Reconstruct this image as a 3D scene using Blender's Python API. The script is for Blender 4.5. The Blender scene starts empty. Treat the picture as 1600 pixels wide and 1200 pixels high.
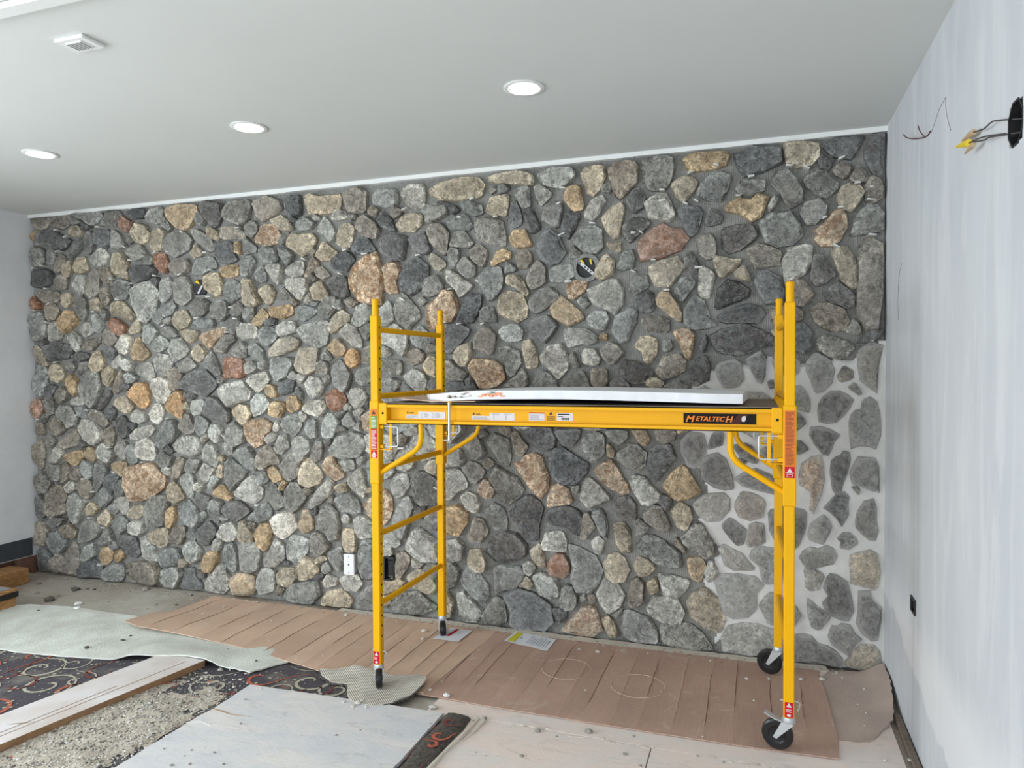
import bpy, bmesh, math, random
from mathutils import Vector, Matrix, noise
C = bpy.context.scene
COLL = C.collection
rng = random.Random(11)

# ------------------------------------------------------------------ camera, light, exposure
YAW, PITCH, ROLL, FPX = 0.3325, 0.0219, -0.0053, 1112.9
def cam_axes():
    cy, sy, cp, sp = math.cos(YAW), math.sin(YAW), math.cos(PITCH), math.sin(PITCH)
    f = Vector((-sy*cp, cy*cp, -sp)); r0 = Vector((cy, sy, 0)); u0 = r0.cross(f)
    c, s = math.cos(ROLL), math.sin(ROLL)
    return c*r0+s*u0, -s*r0+c*u0, f
cam = bpy.data.objects.new('camera', bpy.data.cameras.new('camera'))
COLL.objects.link(cam)
_r, _u, _f = cam_axes()
cam.matrix_world = Matrix(((_r.x, _u.x, -_f.x, 0), (_r.y, _u.y, -_f.y, 0), (_r.z, _u.z, -_f.z, 1.6), (0, 0, 0, 1)))
cam.data.sensor_width = 36; cam.data.lens = FPX*36/1600; cam.data.clip_start = 0.02
C.camera = cam

w = bpy.data.worlds.new('sky'); C.world = w; w.use_nodes = True
bg = w.node_tree.nodes['Background']; bg.inputs[0].default_value = (0.78, 0.88, 1.0, 1); bg.inputs[1].default_value = 0.9

def area(name, loc, rot, sx, sy, power, col):
    l = bpy.data.lights.new(name, 'AREA'); l.shape = 'RECTANGLE'; l.size = sx; l.size_y = sy
    l.energy = power; l.color = col
    o = bpy.data.objects.new(name, l); COLL.objects.link(o); o.location = loc; o.rotation_euler = rot
    return o
# daylight coming in through the glazing on the left and behind the camera
area('daylight_left', (-5.75, 0.35, 1.35), (0, -math.pi/2, 0), 2.2, 3.0, 225, (0.87, 0.95, 1.0))
area('daylight_back', (-2.4, -3.75, .95), (math.pi/2, 0, 0), 5.2, 1.7, 165, (0.89, 0.95, 1.0))

vs = C.view_settings
vs.view_transform = 'Standard'; vs.look = 'None'; vs.gamma = 1; vs.use_curve_mapping = False
vs.exposure = 0.12

# ------------------------------------------------------------------ helpers
def lin(r, g, b, k=1.0):
    f = lambda c: (c/255/12.92 if c/255 <= .04045 else ((c/255+.055)/1.055)**2.4)
    return (f(r)*k, f(g)*k, f(b)*k, 1)

class MB:
    def __init__(s): s.v = []; s.f = []; s.m = []
    def face(s, idx, m=0): s.f.append(tuple(idx)); s.m.append(m)
    def box(s, a, b, m=0):
        x0, y0, z0 = a; x1, y1, z1 = b; o = len(s.v)
        s.v += [(x0,y0,z0),(x1,y0,z0),(x1,y1,z0),(x0,y1,z0),(x0,y0,z1),(x1,y0,z1),(x1,y1,z1),(x0,y1,z1)]
        for q in ((3,2,1,0),(4,5,6,7),(0,1,5,4),(1,2,6,5),(2,3,7,6),(3,0,4,7)): s.face([o+i for i in q], m)
        return s
    def bbox(s, a, b, r=.004, m=0):
        # box with chamfered vertical and horizontal edges
        x0, y0, z0 = a; x1, y1, z1 = b; bm = bmesh.new()
        bmesh.ops.create_cube(bm, size=1)
        for v in bm.verts:
            v.co = Vector(((x0+x1)/2+v.co.x*(x1-x0), (y0+y1)/2+v.co.y*(y1-y0), (z0+z1)/2+v.co.z*(z1-z0)))
        bmesh.ops.bevel(bm, geom=bm.edges[:], offset=r, segments=1, affect='EDGES')
        s.bm(bm, m); return s
    def bm(s, bm, m=0, mat=None):
        o = len(s.v); bm.verts.index_update()
        for v in bm.verts: s.v.append(tuple(mat @ v.co if mat else v.co))
        for f in bm.faces: s.face([o+v.index for v in f.verts], m)
        bm.free(); return s
    def tube(s, pts, r, n=8, m=0, caps=True):
        pts = [Vector(p) for p in pts]; o = len(s.v); k = len(pts); rs = r if isinstance(r, (list, tuple)) else [r]*k
        t0 = (pts[1]-pts[0]).normalized()
        up = Vector((0, 0, 1)) if abs(t0.z) < .9 else Vector((0, 1, 0))
        nx = t0.cross(up).normalized()
        for i, p in enumerate(pts):
            t = (pts[min(i+1, k-1)]-pts[max(i-1, 0)]).normalized()
            nx = (nx - t*nx.dot(t)).normalized(); ny = t.cross(nx)
            for j in range(n):
                a = 2*math.pi*j/n; s.v.append(tuple(p+(nx*math.cos(a)+ny*math.sin(a))*rs[i]))
        for i in range(k-1):
            for j in range(n):
                a, b = o+i*n+j, o+i*n+(j+1) % n; s.face((a, b, b+n, a+n), m)
        if caps:
            s.face([o+j for j in range(n)][::-1], m); s.face([o+(k-1)*n+j for j in range(n)], m)
        return s
    def cyl(s, c, axis, r, h, n=24, m=0, r2=None):
        c = Vector(c); a = Vector(axis).normalized()
        return s.tube([c-a*h/2, c+a*h/2], [r, r if r2 is None else r2], n, m)
    def lathe(s, c, axis, prof, n=24, m=0):
        # prof: (offset along axis, radius)
        c = Vector(c); a = Vector(axis).normalized()
        up = Vector((0, 0, 1)) if abs(a.z) < .9 else Vector((0, 1, 0))
        nx = a.cross(up).normalized(); ny = a.cross(nx); o = len(s.v); k = len(prof)
        for d, r in prof:
            for j in range(n):
                t = 2*math.pi*j/n; s.v.append(tuple(c+a*d+(nx*math.cos(t)+ny*math.sin(t))*r))
        for i in range(k-1):
            for j in range(n):
                p, q = o+i*n+j, o+i*n+(j+1) % n; s.face((p, q, q+n, p+n), m)
        return s
    def prism(s, poly, axis, d0, d1, m=0):
        # poly: 2-D outline; axis 'x': (y,z), 'y': (x,z), 'z': (x,y)
        def pt(p, d): return {'x': (d, p[0], p[1]), 'y': (p[0], d, p[1]), 'z': (p[0], p[1], d)}[axis]
        n = len(poly); o = len(s.v)
        s.v += [pt(p, d0) for p in poly] + [pt(p, d1) for p in poly]
        s.face(range(o, o+n), m); s.face(list(range(o+n, o+2*n))[::-1], m)
        for i in range(n): s.face((o+i, o+(i+1) % n, o+n+(i+1) % n, o+n+i), m)
        return s

WLOC = {}
def wloc(o): return WLOC.get(o.name, Vector((0, 0, 0)))
def mesh_of(name, mb, mats, off=Vector((0, 0, 0)), smooth=None):
    me = bpy.data.meshes.new(name)
    me.from_pydata([tuple(Vector(v)-off) for v in mb.v], [], mb.f)
    for mt in (mats if isinstance(mats, (list, tuple)) else [mats]): me.materials.append(mt)
    me.polygons.foreach_set('material_index', mb.m)
    bm = bmesh.new(); bm.from_mesh(me); bmesh.ops.recalc_face_normals(bm, faces=bm.faces); bm.to_mesh(me); bm.free()
    if smooth is not None:
        me.polygons.foreach_set('use_smooth', [True]*len(me.polygons)); me.set_sharp_from_angle(angle=math.radians(smooth))
    me.update(); return me
def part(name, mb, mats, parent=None, smooth=None, origin=None):
    off = wloc(parent) if parent else Vector(origin or (0, 0, 0))
    o = bpy.data.objects.new(name, mesh_of(name, mb, mats, off, smooth)); COLL.objects.link(o)
    if name in LOOSE: o['kind'] = 'stuff'
    if parent: o.parent = parent; WLOC[o.name] = off
    else: o.location = off; WLOC[o.name] = off
    return o
LOOSE = {'scroll_pattern', 'torn_edge', 'strap_hole', 'screw', 'label_print', 'pin_hole', 'slot', 'crease', 'grain_crack', 'paint_mark', 'print', 'scratch', 'stripe', 'lettering'}
def tag(o, label=None, cat=None, group=None, kind=None):
    if label: o['label'] = label
    if cat: o['category'] = cat
    if group: o['group'] = group
    if kind: o['kind'] = kind
    return o
def thing(name, loc, label, cat, group=None):
    o = bpy.data.objects.new(name, None); COLL.objects.link(o); o.location = loc; o.empty_display_size = .1
    WLOC[o.name] = Vector(loc); return tag(o, label, cat, group)
def single(name, mb, mats, label, cat, origin, group=None, smooth=None):
    return tag(part(name, mb, mats, None, smooth, origin), label, cat, group)
def struct(name, mb, mats, smooth=None): return tag(part(name, mb, mats, None, smooth), kind='structure')

def sheet(poly, zf, thick, step, jag=0.0, seed=0):
    """thin sheet: outline cut by a grid, lifted by zf(x,y), given a real thickness"""
    R = random.Random(seed)
    if jag:
        q = []
        for i, a in enumerate(poly):
            b = poly[(i+1) % len(poly)]; L = math.hypot(b[0]-a[0], b[1]-a[1]); n = max(1, int(L/.03))
            for k in range(n):
                t = k/n; d = R.uniform(-jag, jag) if k else 0
                q.append((a[0]+(b[0]-a[0])*t-(b[1]-a[1])/L*d, a[1]+(b[1]-a[1])*t+(b[0]-a[0])/L*d))
        poly = q
    bm = bmesh.new(); bm.faces.new([bm.verts.new((x, y, 0)) for x, y in poly])
    xs = [p[0] for p in poly]; ys = [p[1] for p in poly]
    sx, sy = step if isinstance(step, tuple) else (step, step)
    x = math.floor(min(xs)/sx)*sx+sx
    while x < max(xs):
        bmesh.ops.bisect_plane(bm, geom=bm.verts[:]+bm.edges[:]+bm.faces[:], plane_co=(x, 0, 0), plane_no=(1, 0, 0)); x += sx
    y = math.floor(min(ys)/sy)*sy+sy
    while y < max(ys):
        bmesh.ops.bisect_plane(bm, geom=bm.verts[:]+bm.edges[:]+bm.faces[:], plane_co=(0, y, 0), plane_no=(0, 1, 0)); y += sy
    top = bm.faces[:]
    ret = bmesh.ops.extrude_face_region(bm, geom=top)
    low = [v for v in bm.verts if v not in set(g for g in ret['geom'] if isinstance(g, bmesh.types.BMVert))]
    for v in bm.verts: v.co.z = zf(v.co.x, v.co.y)
    for v in low: v.co.z -= thick
    mb = MB(); mb.bm(bm); return mb
def gauss(x, y, cx, cy, sx, sy): return math.exp(-((x-cx)/sx)**2-((y-cy)/sy)**2)
def sstep(a, b, x):
    t = min(1, max(0, (x-a)/(b-a))); return t*t*(3-2*t)

# ------------------------------------------------------------------ materials
class N:
    def __init__(s, name):
        s.mat = bpy.data.materials.new(name); s.mat.use_nodes = True; s.t = s.mat.node_tree
        s.b = s.t.nodes['Principled BSDF']; s.L = s.t.links.new
        s.tc = s.t.nodes.new('ShaderNodeTexCoord')
    def set(s, k, v):
        if hasattr(v, 'is_linked') or isinstance(v, bpy.types.NodeSocket): s.L(v, s.b.inputs[k])
        else: s.b.inputs[k].default_value = v
    def noise(s, scale, detail=4, rough=.55, stretch=None, dist=0):
        n = s.t.nodes.new('ShaderNodeTexNoise'); n.inputs['Scale'].default_value = scale
        n.inputs['Detail'].default_value = detail; n.inputs['Roughness'].default_value = rough; n.inputs['Distortion'].default_value = dist
        co = s.tc.outputs['Object']
        if stretch:
            m = s.t.nodes.new('ShaderNodeMapping'); m.inputs['Scale'].default_value = stretch; s.L(co, m.inputs['Vector']); co = m.outputs[0]
        s.L(co, n.inputs['Vector']); return n.outputs['Fac']
    def ramp(s, fac, a, b, lo=0.0, hi=1.0):
        m = s.t.nodes.new('ShaderNodeMapRange'); m.clamp = True
        for i, v in zip((1, 2, 3, 4), (a, b, lo, hi)): m.inputs[i].default_value = v
        s.L(fac, m.inputs[0]); return m.outputs[0]
    def mix(s, fac, a, b, mode='MIX'):
        m = s.t.nodes.new('ShaderNodeMix'); m.data_type = 'RGBA'; m.blend_type = mode
        for k, v in ((0, fac), (6, a), (7, b)):
            if isinstance(v, bpy.types.NodeSocket): s.L(v, m.inputs[k])
            else: m.inputs[k].default_value = v
        return m.outputs[2]
    def math(s, op, a, b):
        m = s.t.nodes.new('ShaderNodeMath'); m.operation = op
        for k, v in ((0, a), (1, b)):
            if isinstance(v, bpy.types.NodeSocket): s.L(v, m.inputs[k])
            else: m.inputs[k].default_value = v
        return m.outputs[0]
    def attr(s, name):
        a = s.t.nodes.new('ShaderNodeAttribute'); a.attribute_name = name; return a
    def bump(s, h, strength, dist):
        b = s.t.nodes.new('ShaderNodeBump'); b.inputs['Strength'].default_value = strength; b.inputs['Distance'].default_value = dist
        s.L(h, b.inputs['Height']); s.L(b.outputs[0], s.b.inputs['Normal'])
def plain(name, col, rough=.6, metal=0.0, var=.0, vscale=8, bump=0.0, bscale=80, col2=None, stretch=None, spec=None):
    n = N(name)
    if var or col2:
        c2 = col2 or tuple(c*(1-var) for c in col[:3])+(1,)
        n.set('Base Color', n.mix(n.ramp(n.noise(vscale, 5, .6, stretch), .35, .65), col, c2))
    else: n.set('Base Color', col)
    n.set('Roughness', rough); n.set('Metallic', metal)
    if spec is not None: n.set('Specular IOR Level', spec)
    if bump: n.bump(n.noise(bscale, 5, .6, stretch), bump, .005)
    return n.mat
def emit(name, col, strength):
    n = N(name); n.set('Base Color', col); n.set('Emission Color', col); n.set('Emission Strength', strength); return n.mat

# stone: one material, the stone's own colour comes from a per-stone attribute
def stone_material():
    n = N('fieldstone')
    col = n.attr('tone').outputs['Color']; st = n.attr('stain').outputs['Fac']; du = n.attr('dust').outputs['Fac']
    wr = n.attr('wear').outputs['Fac']
    big = n.noise(9, 6, .6); mid = n.noise(38, 8, .74, dist=.7); fine = n.noise(150, 6, .8); scr = n.noise(26, 9, .8, (1, 1, 2.2), 1.4)
    mul = lambda c, k: n.mix(1, c, (k, k, k, 1), 'MULTIPLY')
    c = n.mix(n.ramp(big, .40, .60), mul(col, 1.12), mul(col, .72))
    c = n.mix(n.ramp(mid, .40, .49, .85, 0), c, mul(c, .46))
    c = n.mix(n.ramp(mid, .53, .62, 0, .8), c, mul(c, 1.55))
    c = n.mix(n.ramp(fine, .42, .54, .6, .0), c, mul(c, .50))
    c = n.mix(n.ramp(scr, .56, .66, 0, .5), c, (.50, .49, .46, 1))
    vein = n.math('ABSOLUTE', n.math('SUBTRACT', n.noise(14, 3, .5, dist=1.2), .5), 0)
    c = n.mix(n.ramp(vein, .0, .008, .55, 0), c, (.56, .55, .52, 1))
    c = n.mix(n.math('MULTIPLY', n.ramp(mid, .44, .56, 0, .55), wr), c, mul(c, 1.9))
    c = n.mix(n.math('MULTIPLY', n.ramp(n.noise(22, 7, .75, dist=1), .46, .58, 0, .85), st), c, (.30, .13, .05, 1))
    c = n.mix(n.math('MULTIPLY', n.math('MAXIMUM', n.ramp(n.noise(30, 7, .75), .40, .62, .15, 1), n.ramp(n.math('MULTIPLY', wr, n.noise(20, 5, .7)), .12, .45, 0, 1.25)), du), c, (.52, .51, .49, 1))
    n.set('Base Color', c); n.set('Roughness', .88); n.set('Specular IOR Level', .25)
    h = n.math('ADD', n.math('MULTIPLY', n.noise(26, 9, .68, dist=.4), 1.0), n.math('MULTIPLY', n.noise(110, 6, .7), .35))
    n.bump(h, .9, .03)
    return n.mat
M = {}
M['stone'] = stone_material()
def mortar_mat():
    n = N('grey_mortar')
    c = n.mix(n.ramp(n.noise(5, 5), .35, .65), lin(128, 127, 122, 1.3), lin(106, 106, 102, 1.3))
    c = n.mix(n.ramp(n.noise(60, 6, .7), .4, .7), c, lin(140, 139, 135, 1.3))
    n.set('Base Color', c); n.set('Roughness', .95)
    rake = n.t.nodes.new('ShaderNodeTexWave'); rake.inputs['Scale'].default_value = 28; rake.inputs['Distortion'].default_value = 4
    rake.bands_direction = 'X'; n.L(n.tc.outputs['Object'], rake.inputs['Vector'])
    h = n.math('ADD', n.math('MULTIPLY', rake.outputs['Fac'], .35), n.noise(45, 7, .7)); n.bump(h, .6, .012)
    return n.mat
M['mortar'] = mortar_mat()
M['grout'] = plain('white_grout', (.70, .69, .665, 1), .95, var=.16, vscale=7, bump=.35, bscale=50)
M['shim'] = plain('white_shim', (.62, .61, .57, 1), .6)
M['paint'] = plain('white_ceiling_paint', (.70, .715, .70, 1), .85, var=.03, vscale=1.2, bump=.05, bscale=200)
M['bead'] = plain('white_bead', (.82, .83, .81, 1), .7, var=.05, vscale=6)
M['trimw'] = plain('white_trim', (.85, .86, .85, 1), .45)
def drywall():
    n = N('skim_coated_drywall')
    a = n.noise(1.5, 5, .55, (2, 2, .9), .4); b = n.noise(3.1, 6, .6, (1, 2.2, .35), .8)
    c = n.mix(n.ramp(a, .38, .62), (.55, .57, .60, 1), (.60, .618, .642, 1))
    c = n.mix(n.ramp(b, .50, .64, 0, .55), c, (.70, .71, .72, 1))
    c = n.mix(n.ramp(n.noise(2.3, 4, .5, (1, 3, .3)), .54, .70, 0, .35), c, (.54, .555, .57, 1))
    sx = n.t.nodes.new('ShaderNodeSeparateXYZ'); n.L(n.tc.outputs['Object'], sx.inputs[0])
    wob = n.math('MULTIPLY', n.math('SUBTRACT', n.noise(4, 4, .6, (1, 1, .5)), .5), .22); z = n.math('ADD', sx.outputs['Z'], wob)
    lo = n.math('SUBTRACT', z, n.math('ADD', n.math('MULTIPLY', sx.outputs['Y'], .175), -.272))
    band = n.math('MULTIPLY', n.ramp(lo, 0, .02), n.ramp(z, .44, .60, 1, 0))
    c = n.mix(n.math('MULTIPLY', band, .8), c, (.74, .745, .755, 1))
    seam = n.math('ABSOLUTE', n.math('SUBTRACT', sx.outputs['Y'], 3.352), 0)
    c = n.mix(n.math('MULTIPLY', n.ramp(seam, .004, .022, .32, 0), n.ramp(z, 1.3, 1.5, 1, .2)), c, (.42, .43, .45, 1))
    n.set('Base Color', c); n.set('Roughness', .9); n.bump(n.noise(18, 5, .6, (1, 1, .4)), .06, .01); return n.mat
M['drywall'] = drywall()
M['leftwall'] = plain('grey_white_wall', (.80, .81, .83, 1), .9, var=.10, vscale=3, bump=.05, bscale=60)
M['black'] = plain('black_plastic', (.012, .012, .014, 1), .5, var=.3, vscale=30)
M['void'] = plain('dark_cavity', (.01, .01, .01, 1), .95)
M['basebd'] = plain('charcoal_rubber', lin(66, 70, 76, 1.1), .6, var=.25, vscale=12)
M['redwood'] = plain('brown_cavity_wood', lin(110, 78, 62, 1.2), .9, var=.4, vscale=14)
M['yellow'] = plain('yellow_powder_coat', (.86, .43, .0, 1), .45, var=.05, vscale=5, spec=.22)
M['chrome'] = plain('zinc_plated_steel', (.62, .65, .67, 1), .38, .6, var=.1, vscale=20)
M['rubber'] = plain('black_wheel', (.009, .009, .010, 1), .32)
M['deck'] = plain('worn_plywood_deck', lin(120, 108, 96, 1.3), .9, var=.35, vscale=12, stretch=(1, 6, 1))
M['foam'] = plain('white_foam_board', (.80, .81, .83, 1), .75, var=.06, vscale=9, bump=.2, bscale=120)
M['fring'] = plain('dirty_foam_edge', lin(188, 178, 168, 1.3), .8, var=.4, vscale=25)
M['orangepaint'] = plain('orange_paint_smear', lin(240, 150, 110, 1.2), .7)
def cardboard(name, a, b):
    n = N(name)
    c = n.mix(n.ramp(n.noise(2.2, 5, .6), .35, .65), a, b)
    c = n.mix(n.ramp(n.noise(60, 3, .6, (6, .15, 1)), .42, .62, 0, .35), c, n.mix(1, c, (.72, .70, .69, 1), 'MULTIPLY'))
    c = n.mix(n.ramp(n.noise(7, 6, .7, dist=1), .58, .72, 0, .5), c, lin(190, 178, 170, 1.4))
    n.set('Base Color', c); n.set('Roughness', .82)
    wv = n.t.nodes.new('ShaderNodeTexWave'); wv.inputs['Scale'].default_value = 45; wv.bands_direction = 'X'; wv.inputs['Distortion'].default_value = .4
    n.L(n.tc.outputs['Object'], wv.inputs['Vector']); n.bump(n.math('ADD', n.math('MULTIPLY', wv.outputs['Fac'], .35), n.noise(9, 4)), .22, .004); return n.mat
M['card1'] = cardboard('light_cardboard', lin(178, 152, 132, 1.62), lin(163, 138, 120, 1.62))
M['card2'] = cardboard('brown_cardboard', lin(158, 131, 116, 1.66), lin(146, 121, 108, 1.66))
M['crease'] = plain('cardboard_crease', lin(108, 84, 70, 1.3), .9)
M['crease2'] = plain('cardboard_rub_mark', lin(172, 146, 130, 1.5), .9)
def slab():
    n = N('dusty_subfloor')
    c = n.mix(n.ramp(n.noise(1.6, 6, .6), .4, .62), lin(166, 162, 152, 1.35), lin(142, 130, 117, 1.35))
    c = n.mix(n.ramp(n.noise(22, 6, .7), .5, .7, 0, .5), c, lin(188, 184, 176, 1.35))
    n.set('Base Color', c); n.set('Roughness', .93); n.bump(n.noise(60, 6, .7), .25, .006); return n.mat
M['slab'] = slab()
def dusty(name, a, b, d):
    n = N(name)
    c = n.mix(n.ramp(n.noise(2.2, 7, .65, (1, 2.5, 1), .6), .38, .62), a, b)
    c = n.mix(n.ramp(n.noise(5, 8, .75, (1, 3, 1), 1), .54, .70, 0, .55), c, d)
    c = n.mix(n.ramp(n.noise(70, 4, .8), .60, .72, 0, .5), c, d)
    n.set('Base Color', c); n.set('Roughness', .88); n.bump(n.noise(35, 6, .65, (1, 3, 1)), .2, .005); return n.mat
M['panel'] = dusty('dusty_grey_sheet', lin(192, 193, 196, 1.25), lin(208, 204, 200, 1.25), lin(160, 158, 156, 1.25))
M['subpanel'] = dusty('pale_subfloor_panel', lin(200, 192, 186, 1.4), lin(208, 192, 182, 1.4), lin(166, 156, 146, 1.4))
M['smear'] = plain('dried_thinset_smear', lin(190, 182, 170, 1.3), .95, bump=.4, bscale=60)
M['pad'] = plain('grey_green_carpet_backing', lin(204, 208, 200, 1.3), .97, col2=lin(184, 184, 176, 1.3), vscale=5, bump=.8, bscale=120)
def ribbed():
    n = N('woven_grey_backing'); wv = n.t.nodes.new('ShaderNodeTexWave'); wv.inputs['Scale'].default_value = 48; wv.inputs['Distortion'].default_value = 1.0; wv.bands_direction = 'DIAGONAL'
    n.L(n.tc.outputs['Object'], wv.inputs['Vector'])
    c = n.mix(n.ramp(n.noise(12, 6, .7), .4, .65), lin(184, 179, 169, 1.4), lin(158, 152, 142, 1.4)); c = n.mix(n.ramp(wv.outputs['Fac'], .1, .6, .18, 0), c, lin(134, 128, 118, 1.3))
    n.set('Base Color', c); n.set('Roughness', 1); n.bump(n.math('ADD', wv.outputs['Fac'], n.noise(150, 4)), .5, .004); return n.mat
M['backing'] = ribbed()
M['fray'] = plain('dark_carpet_pile_edge', lin(92, 86, 80, 1.2), 1.0, var=.6, vscale=60)
M['offcut'] = plain('brown_pink_carpet_backing', lin(164, 148, 138, 1.5), .97, var=.16, vscale=6, bump=.6, bscale=170)
def carpet():
    n = N('charcoal_carpet')
    c = n.mix(n.ramp(n.noise(90, 4, .7), .4, .65), lin(66, 63, 70, 1.1), lin(88, 83, 88, 1.1))
    c = n.mix(n.ramp(n.noise(3.5, 6, .6), .52, .7, 0, .55), c, lin(150, 142, 130, 1.2))
    n.set('Base Color', c); n.set('Roughness', 1); n.bump(n.noise(300, 3, .6), .6, .004); return n.mat
M['carpet'] = carpet()
M['cream'] = plain('cream_pile', lin(176, 170, 152, 1.25), 1, var=.2, vscale=60)
M['orange'] = plain('orange_pile', lin(188, 100, 76, 1.15), 1, var=.35, vscale=60)
M['maroon'] = plain('maroon_pile', lin(120, 66, 60, 1.2), 1, var=.25, vscale=60)
M['boardtop'] = plain('dusty_board_face', lin(204, 200, 200, 1.28), .8, col2=lin(186, 176, 168, 1.28), vscale=3, bump=.15, bscale=30, stretch=(1, 1, 1))
M['boardedge'] = plain('sawn_board_edge', lin(142, 110, 80, 1.3), .85, var=.3, vscale=20)
M['timber'] = plain('raw_pine_timber', lin(170, 128, 82, 1.25), .8, col2=lin(132, 94, 58, 1.25), vscale=9, stretch=(.6, 2, 7), bump=.3, bscale=30)
M['greytop'] = plain('grey_dusty_top', lin(140, 142, 146, 1.25), .9)
M['sand'] = plain('sandy_rubble_dust', lin(184, 176, 162, 1.35), 1, col2=lin(160, 150, 136, 1.35), vscale=12, bump=1, bscale=120)
M['chip'] = plain('pale_mortar_chip', lin(196, 192, 184, 1.3), .95, var=.2, vscale=40)
M['chipg'] = plain('grey_mortar_chip', lin(150, 146, 138, 1.3), .95, var=.3, vscale=40)
M['chipd'] = plain('dark_mortar_chip', lin(92, 88, 80, 1.2), .95, var=.3, vscale=40)
M['whitefoam'] = plain('white_foam_chip', (.82, .82, .80, 1), .8)
M['paper'] = plain('white_paper', (.76, .78, .82, 1), .7)
M['printgrey'] = plain('grey_print', (.36, .38, .44, 1), .7)
M['printyellow'] = plain('yellow_print', (.66, .62, .03, 1), .6)
M['printdark'] = plain('dark_print', (.06, .05, .05, 1), .6)
M['lab_white'] = plain('white_sticker', (.66, .65, .66, 1), .5)
M['lab_red'] = plain('red_sticker', (.55, .012, .03, 1), .5, spec=.12)
M['lab_orange'] = plain('orange_sticker', (.72, .19, .035, 1), .5, spec=.12)
M['lab_green'] = plain('green_sticker', (.16, .30, .05, 1), .5, spec=.12)
M['lab_black'] = plain('black_sticker', (.012, .009, .009, 1), .5, spec=.12)
M['lab_text'] = plain('orange_lettering', (.85, .25, .04, 1), .5, spec=.12)
M['ink'] = plain('black_ink', (.03, .02, .015, 1), .6)
M['greyink'] = plain('grey_ink', (.30, .30, .33, 1), .6)
M['brownink'] = plain('brown_ink', (.25, .06, .02, 1), .6)
M['nutyellow'] = plain('yellow_wire_nut', (.85, .62, .02, 1), .4)
M['nuttan'] = plain('tan_wire_nut', lin(176, 152, 122, 1.2), .5)
M['wire'] = plain('dark_grey_wire', (.055, .05, .05, 1), .5)
M['wirered'] = plain('maroon_wire', (.11, .035, .04, 1), .5)
M['steel'] = plain('galvanised_strap', (.5, .5, .52, 1), .4, .6)
M['rim'] = plain('grey_box_rim', lin(128, 130, 128, 1.2), .8)
M['plate'] = plain('white_cover_plate', (.86, .87, .88, 1), .35)
M['lamp'] = emit('lit_lamp_lens', (1, .97, .93, 1), 12.0)
M['crack'] = plain('wall_scratch', lin(120, 120, 122), .9)

# ------------------------------------------------------------------ the room
H = 2.8216; XL, XR = -5.4126, 0.6194; YB = 4.12; YF = -3.6
def slabs_with_holes(u0, u1, v0, v1, holes):
    """rectangles covering [u0,u1]x[v0,v1] except the holes (ua,ub,va,vb)"""
    us = sorted({u0, u1, *[h[0] for h in holes], *[h[1] for h in holes]}); vs_ = sorted({v0, v1, *[h[2] for h in holes], *[h[3] for h in holes]})
    for a, b in zip(us, us[1:]):
        for c, d in zip(vs_, vs_[1:]):
            if not any(h[0] <= (a+b)/2 <= h[1] and h[2] <= (c+d)/2 <= h[3] for h in holes): yield a, b, c, d
struct('floor', MB().box((XL-.3, YF, -.08), (XR+.2, YB+.1, 0)), M['slab'])
ceil_holes = [(x-.062, x+.062, y-.062, y+.062) for x, y in ((-.965, 2.975), (-2.425, 2.985), (-3.82, 2.95))]
mb = MB()
for a, b, c, d in slabs_with_holes(XL-.3, XR+.2, YF, YB+.1, ceil_holes): mb.box((a, c, H), (b, d, H+.09))
ceiling = struct('ceiling', mb, M['paint'])
wall_back = struct('wall_back', MB().box((XL-.3, YB+.02, -.05), (XR+.2, YB+.2, H+.05)), M['void'])
mb = MB()
for a, b, c, d in slabs_with_holes(YF, YB+.02, .142, H, [(-1.15, 1.65, .3, 2.4)]): mb.box((XL-.12, a, c), (XL, b, d))
wall_left = struct('wall_left', mb, M['leftwall'])
mb = MB()
for a, b, c, d in slabs_with_holes(YF, YB+.02, .012, H, [(2.098, 2.198, 2.166, 2.270), (3.307, 3.389, .571, .626)]): mb.box((XR, a, c), (XR+.12, b, d))
oc = [(2.148+.05*1.0*math.cos(math.radians(22.5+45*k))*1.08, 2.218+.052*math.sin(math.radians(22.5+45*k))*1.08) for k in range(8)]
wall_right = struct('wall_right', mb, M['drywall'])
mb = MB()
for a, b, c, d in slabs_with_holes(XL-.12, XR+.12, 0, H, [(-5.0, .2, .15, 2.45)]): mb.box((a, YF-.1, c), (b, YF, d))
struct('wall_front', mb, M['leftwall'])
# window frames of the glazing behind and beside the camera
mb = MB()
for y in (-1.15, .22, 1.60): mb.box((XL-.10, y, .3), (XL-.04, y+.05, 2.4))
for z in (.3, 2.35): mb.box((XL-.10, -1.15, z), (XL-.04, 1.65, z+.05))
struct('window_1', mb, M['trimw'])
mb = MB()
for x in (-5.0, -3.3, -1.6, .15): mb.box((x, YF-.08, .15), (x+.05, YF-.02, 2.45))
for z in (.15, 2.40): mb.box((-5.0, YF-.08, z), (.2, YF-.02, z+.05))
struct('window_2', mb, M['trimw'])
# left wall foot: charcoal baseboard band over an open cavity
struct('baseboard_left', MB().bbox((XL-.005, YF, .150), (XL+.012, YB-.075, .288), .003), M['basebd'])
struct('trim_1', MB().box((XL-.30, 3.0, -.01), (XL-.22, YB+.02, .142)).box((XL-.24, 3.0, .0), (XL, 3.02, .142)).box((XL-.3, YB-.06, 0), (XL, YB+.02, .142)), M['redwood'])
# white bead where the stone meets the ceiling
mb = MB(); xs = [XL+i*.06 for i in range(int((XR-XL)/.06)+1)]+[XR]
for a, b in zip(xs, xs[1:]): mb.box((a, YB-.052, H-.026-.008*noise.noise((a*4, 0, 3))), (b, YB+.01, H))
struct('trim_2', mb, M['bead'])
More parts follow.
